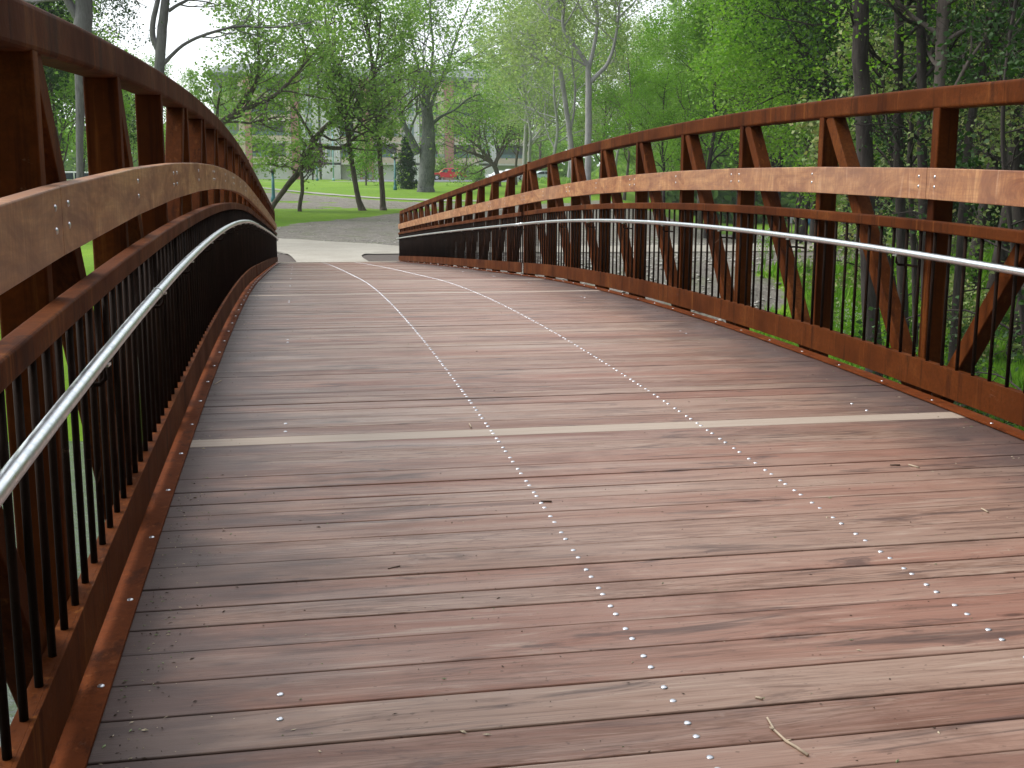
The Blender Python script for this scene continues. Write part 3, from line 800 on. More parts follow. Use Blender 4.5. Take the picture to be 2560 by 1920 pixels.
named_tree(7, 'tree', 'massive old tree with rough blue grey trunk and broken dark top', 95,
    [([(1064, 480, 44), (1065, 465, 41), (1068, 430, 40), (1070, 390, 39), (1072, 350, 35), (1070, 300, 30), (1064, 262, 26)], 2, .9, 5),
     ([(1046, 385, 22), (1034, 360, 20), (1020, 332, 16), (1006, 305, 12), (990, 270, 8), (975, 220, 5)], 9, .35, 5),
     ([(1062, 270, 13), (1056, 210, 8), (1042, 150, 6), (1030, 100, 4.5), (1015, 30, 3)], 12, .15, 6),
     ([(1068, 275, 12), (1074, 200, 8), (1085, 120, 6), (1075, 40, 4.5), (1080, -40, 3)], 12, .15, 6),
     ([(1072, 280, 11), (1095, 215, 8), (1125, 150, 5.5), (1140, 90, 4), (1170, 20, 3)], 12, .15, 6),
     ([(1080, 310, 10), (1105, 288, 7), (1135, 278, 5), (1170, 245, 4), (1200, 235, 3)], 8, .2, 5)],
    B4, L1, 9500, .24, .45, None, flare=1.15)
# conifer
T = Tree(8); T.mins = 1; D = 105
P0 = W(1018, 459, D); P1 = W(1019, 340, D); g0 = float(gz(P0[0], P0[1]))
T.stem([(P0[0], P0[1], g0-.1), P1], [.16, .03]); H = P1[2]-g0
for i in range(150):
    f = (i+.5)/150; z = g0+.2+f*(H-.2); a = i*2.4; rr = (1.05-f*.85)*1.15*T.r.uniform(.8, 1.15)
    for t in (.35, .6, .85, 1): T.tw.append(np.array([P0[0]+math.cos(a)*rr*t, P0[1]+math.sin(a)*rr*t, z-.15*t]))
T.make('conifer', (P0[0], P0[1], g0), 'dense dark green conifer left of the massive old trunk', 'conifer', None, B1, 9000, .16, .13, L6)
named_tree(9, 'tree', 'low spreading yellow green tree leaning over the parked cars', 118,
    [([(1246, 445, 13), (1241, 425, 12), (1232, 408, 11), (1215, 396, 9), (1190, 385, 7), (1165, 378, 5), (1140, 368, 3)], 12, .3, 5),
     ([(1230, 404, 8), (1210, 380, 6), (1180, 355, 5), (1150, 330, 4), (1120, 320, 3)], 12, .25, 5.5),
     ([(1236, 410, 8), (1250, 380, 6), (1262, 350, 5), (1275, 300, 3)], 12, .25, 6), ([(1225, 398, 6), (1215, 350, 5), (1200, 290, 3)], 10, .3, 6)],
    B1, L4 if False else L1, 8000, .25, .6, None)
named_tree(10, 'tree', 'tall pale grey tree with a clean trunk opening into a wide fork', 62,
    [([(1467, 560, 19), (1469, 480, 18), (1470, 400, 17), (1471, 300, 17), (1472, 205, 16), (1470, 162, 13)], 0, .9, 3),
     ([(1470, 165, 12), (1455, 140, 11), (1432, 110, 10), (1412, 84, 9), (1405, 55, 8), (1410, 25, 8), (1412, -10, 7), (1405, -120, 4)], 11, .5, 3.6),
     ([(1472, 172, 11), (1482, 130, 10), (1490, 92, 9), (1495, 45, 9), (1488, 0, 8), (1480, -120, 5)], 9, .5, 3.6),
     ([(1473, 210, 12), (1490, 190, 11), (1517, 166, 10), (1530, 135, 8), (1540, 90, 7), (1546, 45, 6), (1550, 0, 5), (1560, -100, 3)], 11, .45, 3.6),
     ([(1547, 45, 5), (1568, 22, 4), (1592, 0, 3.5), (1620, -40, 2)], 5, .3, 3),
     ([(1465, 165, 5), (1445, 152, 4.5), (1425, 145, 4), (1400, 135, 3)], 4, .4, 2.5)],
    B2, L2, 6500, .17, .45, None, flare=1)
named_tree(11, 'tree', 'tall thin grey tree just left of the pale forked trunk', 70,
    [([(1436, 560, 14), (1434, 420, 14), (1428, 360, 13.5), (1418, 290, 13), (1408, 217, 12.5), (1398, 165, 11), (1389, 130, 10), (1378, 58, 8), (1370, 20, 6), (1358, -80, 4)], 16, .5, 5),
     ([(1424, 330, 7), (1436, 285, 6), (1438, 210, 5), (1428, 150, 4.5), (1437, 90, 3)], 8, .4, 4), ([(1388, 152, 5), (1362, 156, 4.5), (1340, 145, 4), (1300, 120, 3)], 6, .3, 4)],
    B2, L2, 9000, .19, .5, None, flare=1)

# near right woods
named_tree(12, 'tree', 'tall straight dark trunk with a pale lit edge right behind the railing', 18.5,
    [([(2185, 960, 44), (2178, 780, 42), (2168, 560, 40), (2163, 380, 39), (2153, 180, 38), (2150, 0, 38), (2148, -200, 34), (2146, -500, 26)], 8, .75, 2.6)], B3, L3, 2200, .09, .22, None, flare=1.1)
named_tree(13, 'tree', 'crooked dark stem bending over the grass beyond the railing', 46,
    [([(1962, 660, 15), (1990, 625, 15), (2006, 590, 14), (2012, 540, 13), (2022, 500, 13), (2034, 440, 12), (2040, 380, 11), (2050, 300, 9), (2062, 200, 8), (2065, 100, 6), (2060, 0, 4)], 14, .45, 4),
     ([(1994, 622, 9), (1990, 560, 8), (2000, 480, 7), (2030, 420, 5)], 5, .4, 3)], B3, L3, 9000, .14, .4, None)
named_tree(14, 'tree', 'bright green tree with dark forking limbs sweeping out to the left', 38,
    [([(2078, 560, 16), (2076, 400, 15), (2070, 240, 14), (2062, 150, 12), (2060, 60, 9), (2065, -60, 6)], 14, .35, 4),
     ([(2082, 300, 12), (2092, 220, 11), (2062, 180, 9), (2020, 140, 7), (1985, 90, 6), (1950, 30, 4), (1930, -20, 3)], 14, .25, 3.6),
     ([(2075, 260, 8), (2040, 200, 6), (2000, 165, 5), (1950, 150, 4), (1900, 145, 3)], 10, .25, 3.4),
     ([(2062, 240, 7), (2030, 210, 5.5), (1960, 230, 4), (1880, 270, 3)], 9, .3, 3.2)], B3, L3, 17000, .13, .38, None)
for i, (lab, D, st, nl, lm) in enumerate([
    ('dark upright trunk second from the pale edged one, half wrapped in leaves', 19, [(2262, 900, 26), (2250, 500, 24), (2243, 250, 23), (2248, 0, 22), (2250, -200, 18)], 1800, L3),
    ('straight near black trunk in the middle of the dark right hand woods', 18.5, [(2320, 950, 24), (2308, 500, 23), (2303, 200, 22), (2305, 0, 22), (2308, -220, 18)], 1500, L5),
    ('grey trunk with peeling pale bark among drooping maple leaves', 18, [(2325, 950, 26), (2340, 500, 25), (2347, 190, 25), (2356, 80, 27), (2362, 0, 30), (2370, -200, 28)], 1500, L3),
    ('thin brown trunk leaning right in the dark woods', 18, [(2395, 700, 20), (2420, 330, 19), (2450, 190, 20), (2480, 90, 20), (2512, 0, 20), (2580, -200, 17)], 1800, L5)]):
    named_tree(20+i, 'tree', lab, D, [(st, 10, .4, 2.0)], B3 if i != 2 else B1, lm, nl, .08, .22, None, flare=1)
# drooping pale maples in front of the dark woods
def maple(seed, label, D, limbs, nl, lm=L4, size=.1):
    named_tree(seed, 'maple', label, D, limbs, B3, lm, nl, size, .12, None, cat='maple', droop=.22, upb=-.02, flare=1.1, root=True, nchild=(4, 6))
maple(31, 'maple with pale yellow green young leaves over the right railing', 20,
    [([(2290, 900, 14), (2285, 600, 13), (2270, 400, 12), (2290, 200, 10), (2330, 60, 8), (2360, -60, 6)], 16, .2, 2.4),
     ([(2280, 500, 8), (2330, 420, 6), (2400, 370, 4), (2450, 350, 3)], 9, .2, 1.8),
     ([(2275, 450, 8), (2230, 360, 6), (2160, 290, 4), (2110, 240, 3)], 8, .3, 1.8)], 6500)
maple(32, 'low maple with creamy leaves hanging beside the pale edged trunk', 23,
    [([(2240, 960, 10), (2245, 760, 9), (2225, 640, 8), (2180, 560, 6), (2120, 540, 4)], 10, .2, 1.5), ([(2235, 760, 7), (2200, 700, 5), (2140, 660, 3), (2090, 650, 2)], 8, .3, 1.3)], 1700)
maple(33, 'dark leaved maple sapling at the right edge of the picture', 15,
    [([(2590, 1100, 14), (2570, 900, 13), (2530, 600, 12), (2500, 350, 10), (2520, 100, 8), (2560, -100, 6)], 18, .2, 2.2)], 5200, L5, .09)

# --- generic woodland trees, copied
def generic(seed, h, lmat, bk, nl, size, spread, label, D0=90, trunk=.2, name='tree', lean=.05, dens=20, L=.3):
    T = Tree(seed); T.mins = 1.6
    pts = [(0, 0, -.2)]; x = y = 0
    for i in range(1, 7):
        x += T.r.normal(0, h*lean*.3); y += T.r.normal(0, h*lean*.3); pts.append((x, y, h*i/6.5))
    q, rr = T.stem(pts, np.linspace(trunk, trunk*.2, 7), 8, 1.3)
    spawn(T, q, rr, dens, .22, h*L, 2, upb=.09, nchild=(4, 5))
    return T.make(name, (0, 0, 0), label, 'tree', 'trees of the far woods', bk, nl, size, spread, lmat)
WG = 'trees of the far woods'
protos = [
    generic(51, 19, L1, B1, 9500, .26, .6, 'leafy green tree of the far woods, one of many alike'),
    generic(52, 21, L3, B1, 10500, .25, .6, 'bright green tree of the far woods, one of many alike'),
    generic(53, 20, L2, B2, 6500, .24, .65, 'thinly leaved grey green tree of the far woods'),
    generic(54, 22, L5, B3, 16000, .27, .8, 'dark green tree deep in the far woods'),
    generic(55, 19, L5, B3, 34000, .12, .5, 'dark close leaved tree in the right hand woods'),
    generic(56, 17, L3, B3, 26000, .14, .5, 'bright fine leaved tree over the right railing'),
]
used = [False]*6
def place(k, x, y, sc, rz):
    loc = (x, y, float(gz(x, y)))
    if not used[k]:
        used[k] = True; r = protos[k]; r.location = loc; r.rotation_euler = (0, 0, rz); r.scale = (sc,)*3
    else: r = copy_tree(protos[k], loc, rz, sc)
    return r
KIND = ['leafy mid green tree', 'bright green tree', 'thinly leaved grey green tree', 'dark green tree']
def placepx(k, px, D, sc, rz):
    k0_ = k
    if k == 3 and D < 60: k = 4
    if k == 1 and D < 75: k = 5
    p = W(px, 480, D); r = place(k, p[0], D, sc, rz)
    if px < 250: wh = 'seen through the left truss'
    elif px < 620: wh = 'rising over the left railing beyond the forked grey trunk'
    elif px < 1280: wh = 'behind the apartment block'
    elif px < 1600: wh = 'in the light woods around the pale forked tree'
    elif px < 1900: wh = 'over the middle of the right railing'
    elif px < 2120: wh = 'just left of the near trunk with the pale edge'
    else: wh = 'deep in the dark woods at the right'
    r['label'] = KIND[k0_]+' '+wh+(', farther back' if D > 90 and px > 1280 else '')
    r['group'] = 'trees '+wh.split(' beyond')[0]
    return r
far = [  # (proto, px, D, scale)
    (2,1330,100,.85),(0,1290,125,.8),(2,1385,88,.8),(0,1500,92,.62),(1,1560,84,.6),(2,1540,110,.8),(0,1620,95,.62),(1,1660,72,.6),(0,1710,84,.75),
    (1,1770,62,.8),(1,1840,70,.95),(0,1880,58,.9),(1,1950,66,1.05),(0,2000,80,1.2),(3,2060,64,1.15),(3,2130,55,1.1),(1,2040,52,.8),(3,2200,50,1.15),(3,2260,44,1.1),(3,2330,42,1.15),
    (3,2400,38,1.1),(3,2470,36,1.1),(3,2540,32,1.1),(3,2290,60,1.3),(3,2380,55,1.3),(3,2480,50,1.3),(3,2580,46,1.3),(3,2660,34,1.1),(3,2160,75,1.3),(0,1450,130,.8),(2,1600,130,.9),(0,1750,110,1.25),(1,1850,105,1.2),(3,1960,100,1.4),(3,2440,28,.9),(3,2560,24,.9),
    (0,1250,200,1.1),(0,1180,215,1.3),(0,1350,170,1.1),(2,1420,150,1.1),
    # left side, behind the left truss and the building
    (0,560,120,.5),(0,470,105,.5),(1,400,95,.46),(0,330,85,.47),(1,250,72,.55),(3,200,80,.6),(0,160,62,.62),(1,110,66,.75),(3,60,60,.8),(0,10,60,.85),(3,150,100,.8),(0,300,110,.6),(1,-60,55,.9),(0,-160,48,.8),
    (0,640,225,.8),(0,800,240,.85),(0,1100,235,1.0),
]
rr_ = random.Random(4)
for k, px, D, sc in far+[(3,2240,95,1.3),(3,2420,80,1.3),(0,1660,140,1.2),(3,2200,36,1.0),(3,2300,33,1.05),(3,2400,31,1.1),(3,2500,27,1.0),(3,2620,24,1.0),(3,2700,30,1.2),(3,2780,24,1.0),(3,2700,45,1.1),(3,2800,40,1.1),(3,2640,70,1.2)]: placepx(k, px, D, sc, rr_.uniform(0, 6.28))

# unseen trees added around the viewpoint to block skylight and darken the trusses
for k, x, y, sc in [(3,-14,-17,1.0),(1,-7,-14,.8),(3,-2,-19,1.1),(3,4,-15,.95),(1,9,-13,.8),(3,13,-18,1.1),(3,19,-12,1.0),(3,16,-4,.9),(1,22,2,.9),(3,27,-8,1.1),(3,-20,-12,.9),(0,8,-26,1.1),(3,-8,-28,1.2),(3,25,10,.95),(3,-5,-10,.8),(3,1,-11,.9),(3,6,-9,.8),(3,-11,-9,.85),(3,11,-8,.85),(3,14,0,.75),(0,-1,-24,1.2)]:
    r = place(k, x, y, sc, rr_.uniform(0, 6.28)); r['label'] = 'unseen dark tree added behind the viewpoint to block skylight'; r['group'] = 'added shade trees on the near bank'
# a far wood closing the horizon, seen as one mass
rs = np.random.RandomState(77); n = 110000
xx = rs.uniform(-260, 420, n); yy = 235+rs.uniform(-12, 12, n)+np.abs(xx-60)*-.12
hh = 9+3*fbm(xx, yy*0+3, 0, 5, .35)+17*smooth(45, 80, xx); zz = gz(xx, yy)+hh*rs.uniform(0, 1, n)**.8
n2 = 70000; x2 = rs.uniform(30, 150, n2); y2 = rs.uniform(126, 150, n2); z2 = gz(x2, y2)+13*smooth(36, 52, x2)*rs.uniform(0, 1, n2)**.8*(1+.3*fbm(x2, y2*0, 0, 6, .5))
xx = np.concatenate([xx, x2]); yy = np.concatenate([yy, y2]); zz = np.concatenate([zz, z2]); n += n2
cc = np.stack([xx, yy, zz], 1); aa = rs.normal(0, 1, (n, 3)); aa /= np.linalg.norm(aa, axis=1)[:, None]; bb = np.cross(aa, rs.normal(0, 1, (n, 3))); bb /= np.linalg.norm(bb, axis=1)[:, None]
sz = rs.uniform(.4, .9, (n, 1)); V = np.stack([cc-aa*sz, cc+bb*sz*.6, cc+aa*sz, cc-bb*sz*.6], 1).reshape(-1, 3)
o = bpy.data.objects.new('far_wood', raw_mesh('far_wood', V, np.arange(n*4).reshape(n, 4), L1)); COL.objects.link(o)
tag(o, 'far green wood closing the view beyond the park and building', 'wood', kind='stuff')

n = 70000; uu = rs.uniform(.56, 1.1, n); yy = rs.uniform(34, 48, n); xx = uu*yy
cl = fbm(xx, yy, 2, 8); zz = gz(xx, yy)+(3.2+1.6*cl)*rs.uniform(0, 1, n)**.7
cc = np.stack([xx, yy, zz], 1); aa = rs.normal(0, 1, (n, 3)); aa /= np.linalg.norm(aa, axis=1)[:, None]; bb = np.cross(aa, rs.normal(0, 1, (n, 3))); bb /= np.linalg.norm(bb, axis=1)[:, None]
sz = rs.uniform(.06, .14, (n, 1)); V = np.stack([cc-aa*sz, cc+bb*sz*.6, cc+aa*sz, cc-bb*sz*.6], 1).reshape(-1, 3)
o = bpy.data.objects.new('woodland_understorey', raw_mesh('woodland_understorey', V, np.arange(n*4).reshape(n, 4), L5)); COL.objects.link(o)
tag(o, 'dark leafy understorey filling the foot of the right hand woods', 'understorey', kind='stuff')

# park trees that fill the space between the named ones
named_tree(41, 'tree', 'broad leafy tree whose dark limbs rise from behind the left railing towards the park', 56,
    [([(500, 520, 20), (515, 420, 19), (535, 330, 17), (560, 298, 15), (617, 270, 12), (682, 247, 10), (729, 200, 8), (776, 141, 6), (811, 100, 4)], 16, .4, 3.6), ([(570, 296, 9), (623, 247, 7), (653, 176, 5), (642, 90, 4), (650, 0, 3)], 12, .25, 3.4), ([(540, 325, 9), (545, 260, 7), (556, 205, 4)], 5, .3, 2)], B1, L1, 8500, .17, .42, None)
named_tree(42, 'tree', 'pale leaved tree filling the gap left of the grey forked trunk', 105,
    [([(1310, 470, 12), (1312, 380, 11), (1318, 280, 10), (1310, 180, 8), (1315, 60, 5), (1318, -60, 3)], 22, .3, 7)], B2, L2, 9000, .26, .7, None)

# shrubs
def shrub(seed, label, px, py, D, rx, rz_, lm, nl, size, name='shrub', group=None):
    T = Tree(seed); T.mins = 1; p = W(px, py, D); g0 = float(gz(p[0], D))
    for i in range(26):
        a = T.r.uniform(0, 6.28); e = T.r.uniform(.3, 1.4)
        d = np.array([math.cos(a)*math.cos(e)*rx, math.sin(a)*math.cos(e)*rx, math.sin(e)*rz_])
        T.mb.tube([(p[0], D, g0-.05), (p[0]+d[0]*.5, D+d[1]*.5, g0+d[2]*.4), (p[0]+d[0], D+d[1], g0+d[2])], [.03, .02, .008], 4, cap=False)
        for t in (.45, .65, .85, 1): T.tw.append(np.array([p[0]+d[0]*t, D+d[1]*t, g0+d[2]*t]))
    return T.make(name, (p[0], D, g0), label, 'shrub', group, B1, nl, size, rx*.16, lm)
shrub(61, 'round green shrub in front of the parked cars', 1189, 450, 146, 1.5, 2.0, L1, 3500, .16)
shrub(62, 'small green tree beside the old trunk, near the red pickup', 1100, 440, 178, 1.3, 3.4, L1, 2500, .2)
named_tree(63, 'tree', 'small purple leaved tree by the white window bay', 168, [([(782, 449, 4), (783, 420, 4), (790, 395, 3), (795, 375, 2)], 14, .3, 1.6)], B3, L7, 3000, .2, .35, None)
named_tree(64, 'tree', 'small yellow green tree in front of the brick column', 120, [([(915, 452, 4), (915, 420, 4), (917, 380, 3.5), (915, 330, 2)], 16, .2, 2.0)], B1, L3, 3500, .2, .4, None)
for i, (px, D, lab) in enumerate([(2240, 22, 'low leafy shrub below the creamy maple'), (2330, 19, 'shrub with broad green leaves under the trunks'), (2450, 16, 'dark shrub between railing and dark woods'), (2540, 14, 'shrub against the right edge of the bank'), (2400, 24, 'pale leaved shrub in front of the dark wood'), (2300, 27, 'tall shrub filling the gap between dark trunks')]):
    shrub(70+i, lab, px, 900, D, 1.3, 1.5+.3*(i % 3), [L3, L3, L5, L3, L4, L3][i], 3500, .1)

# undergrowth on the right bank: blades and small leaves
rs = np.random.RandomState(21); n = 60000
u = rs.uniform(.36, .85, n); y = rs.uniform(13, 34, n)**1.0; x = u*y
sh = 26-.8*x; ok = (y-sh > .5) & ((dirt_mask(x, y) < .35)) & (fbm(x, y, 3, 8) > -.35)
x, y = x[ok], y[ok]; n = len(x); z = gz(x, y)
h = rs.uniform(.08, .35, n)*(1+.8*np.clip(fbm(x, y, 3, 7), -.5, 1)); a = rs.uniform(0, 6.28, n); wd = rs.uniform(.012, .03, n)
tip = np.stack([x+rs.normal(0, .08, n), y+rs.normal(0, .08, n), z+h], 1); b0 = np.stack([x-np.cos(a)*wd, y-np.sin(a)*wd, z-.02], 1); b1 = np.stack([x+np.cos(a)*wd, y+np.sin(a)*wd, z-.02], 1)
mid = (b0+b1)/2*.45+tip*.55; mid[:, 0] += np.cos(a)*wd*1.3; mid[:, 1] += np.sin(a)*wd*1.3
V = np.stack([b0, b1, mid, tip], 1).reshape(-1, 3)
o = bpy.data.objects.new('undergrowth', raw_mesh('undergrowth', V, np.arange(n*4).reshape(n, 4), L3)); COL.objects.link(o)
tag(o, 'bright green undergrowth covering the bank below the right railing', 'undergrowth', kind='stuff')
# white flowering stems by the bank
for i in range(9):
    px = [1905, 1925, 2110, 2122, 2140, 2085, 2150, 2098, 2132][i]; D = [30, 31, 25, 26, 25.5, 27, 24.5, 26, 24][i]
    p = W(px, 800, D); g0 = float(gz(p[0], D)); r2 = random.Random(i); mb = MB(); fl = MB()
    for j in range(14):
        a = r2.uniform(0, 6.28); hh = r2.uniform(.5, 1.1); q = (p[0]+math.cos(a)*.25*r2.random(), D+math.sin(a)*.25*r2.random(), g0+hh)
        mb.tube([(p[0], D, g0-.03), (q[0], q[1], g0+hh*.6), q], [.006, .005, .003], 3, cap=False)
        for t in range(5):
            c = np.array(q)+np.array([r2.uniform(-.06, .06), r2.uniform(-.06, .06), r2.uniform(-.3, .0)]); s = r2.uniform(.02, .05)
            mb.add([c, c+(s, .02, .01), c+(s*.8, 0, s), c+(0, -.01, s*.9)], [(0, 1, 2, 3)])
        for t in range(3):
            c = np.array(q)+np.array([r2.uniform(-.03, .03), r2.uniform(-.03, .03), r2.uniform(-.06, .03)]); s = .02
            fl.add([c-(s, 0, 0), c-(0, 0, s), c+(s, 0, 0), c+(0, 0, s)], [(0, 1, 2, 3)])
    rt_ = empty('wild_flower', (p[0], D, g0), 'white flowered tall stems '+('on the grass edge left of the crooked stem' if i < 2 else 'in the grass beside the near trunk'), 'wild flowers', 'white wild flowers by the crooked stem' if i < 2 else 'white wild flowers by the near trunk')
    mb.build('stems', L3, rt_); fl.build('flowers', bpy.data.materials.get('white_petal') or simple('white_petal', (.8, .82, .75), .6), rt_, kind='stuff')
# bleached fallen branches lying on the far lawn
for i, (pts, lab) in enumerate([([(1905, 545), (1925, 555), (1945, 568)], 'bare pale branch lying on the grass left of the crouching people')]):
    P = np.array([W(a, b, 60) for a, b in pts]); P[:, 2] = [float(gz(p[0], p[1]))+h for p, h in zip(P, (.1, .5, .9))]
    mb = MB(); mb.tube(P, [.06, .05, .03], 6); mb.build('fallen_branch', B2, None, label=lab, cat='fallen branch')

# ------------------------------------------------------------------ apartment building
BD = 186.0
def bx(px): return W(px, 480, BD)[0]
def bz(py, px=900): return W(px, py, BD)[2]
M['brick'] = simple('red_brown_brick', (0.5, 0.26, 0.23), 0.9, 0, 0.2, 8)
M['stucco'] = simple('tan_parapet', (0.7, 0.58, 0.48), 0.85, 0, 0.08, 2)
M['slab'] = simple('pale_concrete_slab', (0.7, 0.68, 0.63), 0.85, 0, 0.1, 2)
M['base'] = simple('grey_concrete_base', (0.74, 0.76, 0.72), 0.85, 0, 0.1, 0.5)
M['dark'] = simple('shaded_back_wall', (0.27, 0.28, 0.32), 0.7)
M['white'] = simple('white_panel', (0.86, 0.87, 0.9), 0.5, 0, 0.04)
M['teal'] = simple('teal_paint', (0.035, 0.16, 0.18), 0.45, 0, 0.1)
M['tealrail'] = simple('pale_teal_rail', (0.25, 0.45, 0.45), 0.5, 0, 0.1)
M['glass'] = simple('window_glass', (0.3, 0.38, 0.4), 0.08, 0, 0.1)
M['roof'] = simple('grey_green_roof', (0.2, 0.23, 0.22), 0.8, 0, 0.1)
x0, x1 = bx(540), bx(1330); gb = float(gz((x0+x1)/2, BD))-.6
zb, st = bz(407), bz(355)-bz(407)
bld = empty('apartment_building', ((x0+x1)/2, BD, gb), 'long five storey apartment block of tan balconies and brick columns behind the park', 'building')
mb = MB(); mb.box((x0, BD+2.2, gb), (x1, BD+16, zb)); mb.build('ground_floor_wall', M['base'], bld)
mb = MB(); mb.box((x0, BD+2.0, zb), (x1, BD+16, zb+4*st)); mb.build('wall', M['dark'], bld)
mb = MB(); mb.box((x0-.5, BD-.3, zb+4*st), (x1+.5, BD+16.5, zb+4*st+.5)); mb.add([(x0-.5, BD-.3, zb+4*st+.5), (x1+.5, BD-.3, zb+4*st+.5), (x1-3, BD+5, zb+4*st+2.4), (x0+3, BD+5, zb+4*st+2.4), (x1+.5, BD+16, zb+4*st+.5), (x0-.5, BD+16, zb+4*st+.5)], [(0,1,2,3), (1,4,2), (0,3,5), (3,2,4,5)])
mb.build('roof', M['roof'], bld)
bays = [('bal', 545, 618), ('brick', 618, 634), ('bal', 636, 732), ('brick', 733, 753), ('win', 755, 800), ('win', 806, 853), ('bal', 855, 902), ('brick', 903, 934), ('bal', 936, 1008), ('win', 1010, 1050), ('bal', 1052, 1111), ('brick', 1112, 1134), ('bal', 1136, 1196), ('win', 1198, 1240), ('bal', 1242, 1326)]
for kind, a, b in bays:
    xa, xb = bx(a), bx(b)
    if kind == 'brick':
        mb = MB(); mb.box((xa, BD-.5, gb), (xb, BD+2.3, zb+4*st-.02)); bk = mb.build('brick_column', M['brick'], bld)
        if a == 903:
            for f in (.35, .68):
                xm = xa+(xb-xa)*f; m2 = MB(); m2.box((xm-.45, BD-.53, bz(447)), (xm+.45, BD-.48, bz(429))); m2.build('vent_panel', M['dark'], bk)
    elif kind == 'win':
        mb = MB(); mb.box((xa, BD-.1, zb+.004), (xb, BD+2.1, zb+4*st-.03)); bay = mb.build('window_bay', M['white'], bld)
        m3 = MB(); m3.box((xa, BD-.05, gb), (xb, BD+2.25, zb-.35)); m3.build('ground_floor_wall', M['base'], bld)
        for s in range(4):
            z = zb+s*st
            m2 = MB(); m2.box((xa+(xb-xa)*.30, BD-.12, z+.9), (xa+(xb-xa)*.66, BD-.07, z+2.9)); m2.build('window', M['glass'], bay)
            m2 = MB()
            for f in (0.01, .26, .48, .7, .85, .97): m2.box((xa+(xb-xa)*f, BD-.16, z+.1), (xa+(xb-xa)*f+.09, BD-.125, z+st-.1))
            for h in (.12, .8, 3.0): m2.box((xa, BD-.165, z+h), (xb, BD-.163+.03, z+h+.1))
            m2.build('window_grid', M['slab'], bay)
    else:
        m3 = MB(); m3.box((xa, BD+(.3 if a in (636, 936) else 1.2), gb), (xb, BD+2.25, zb-.35)); m3.build('ground_floor_wall', M['base'], bld)
        for s in range(4):
            z = zb+s*st; mb = MB()
            mb.box((xa, BD-.6, z-.3), (xb, BD+2.05, z)); bal_ = mb.build('balcony', M['slab'], bld)
            m2 = MB(); m2.box((xa, BD-.62, z+.004), (xb, BD-.42, z+.85)); m2.build('parapet', M['stucco'], bal_)
            m2 = MB()
            for h in (1.0, 1.17, 1.34): m2.box((xa, BD-.56, z+h), (xb, BD-.5, z+h+.06))
            for f in np.linspace(0, .985, 6): m2.box((xa+(xb-xa)*f, BD-.5, z+.85), (xa+(xb-xa)*f+.07, BD-.46, z+1.42))
            m2.build('railing', M['tealrail'], bal_)
            m2 = MB(); m2.box((xa+(xb-xa)*.12, BD+1.94, z+.1), (xa+(xb-xa)*.6, BD+1.985, z+2.4)); m2.build('glass_door', M['glass'], bal_)
            m2 = MB(); m2.box((xb-.9, BD-.35, z+.01), (xb-.01, BD+1.95, z+st-.31)); m2.build('side_wall', M['stucco'], bal_)
for px in (793, 834):
    p = W(px, 450, 160); z0 = float(gz(p[0], 160)); mb = MB()
    top = W(px, 408 if px == 793 else 320, 160)[2]
    mb.tube([(p[0], 160, z0-.1), (p[0], 160, top)], .09, 8); mb.lathe([(.2, -.05), (.2, .25), (.1, .35)], (p[0], 160, z0))
    mb.build('pole', M['teal'] if px == 793 else M['tealrail'], None, label='short thin dark pole before the concrete base of the block' if px == 793 else 'tall thin pale pole before the white window bay', cat='pole')

# lamp posts
def lamp(px, py_base, py_ring, D, label):
    p = W(px, py_base, D); z0 = float(gz(p[0], D)); zt = W(px, py_ring, D)[2]
    r = empty('lamp_post', (p[0], D, z0), label, 'lamp post', 'teal park lamp posts')
    mb = MB(); mb.lathe([(.17, -.1), (.17, .25), (.12, .32), (.1, .5), (.085, zt-z0)], (p[0], D, z0), 12); mb.build('pole', M['teal'], r)
    mb = MB(); mb.lathe([(.1, 0), (.2, .05), (.2, .14), (.12, .2)], (p[0], D, zt), 12); mb.build('collar', M['black'], r)
    mb = MB(); mb.lathe([(.12, .2), (.17, .3), (.15, .48), (.08, .52)], (p[0], D, zt), 12); mb.build('lantern', M['lampglass'], r)
    mb = MB(); mb.lathe([(.2, .52), (.12, .6), (.03, .68)], (p[0], D, zt), 12); mb.build('cap', M['black'], r)
M['black'] = simple('black_metal', (0.02, 0.022, 0.025), 0.5)
M['lampglass'] = simple('lamp_glass', (0.6, 0.6, 0.55), 0.3)
lamp(684, 505, 432, 73, 'teal lamp post beside the leaning tree on the left')
lamp(988, 473, 398, 101, 'teal lamp post on the grass left of the dark conifer')

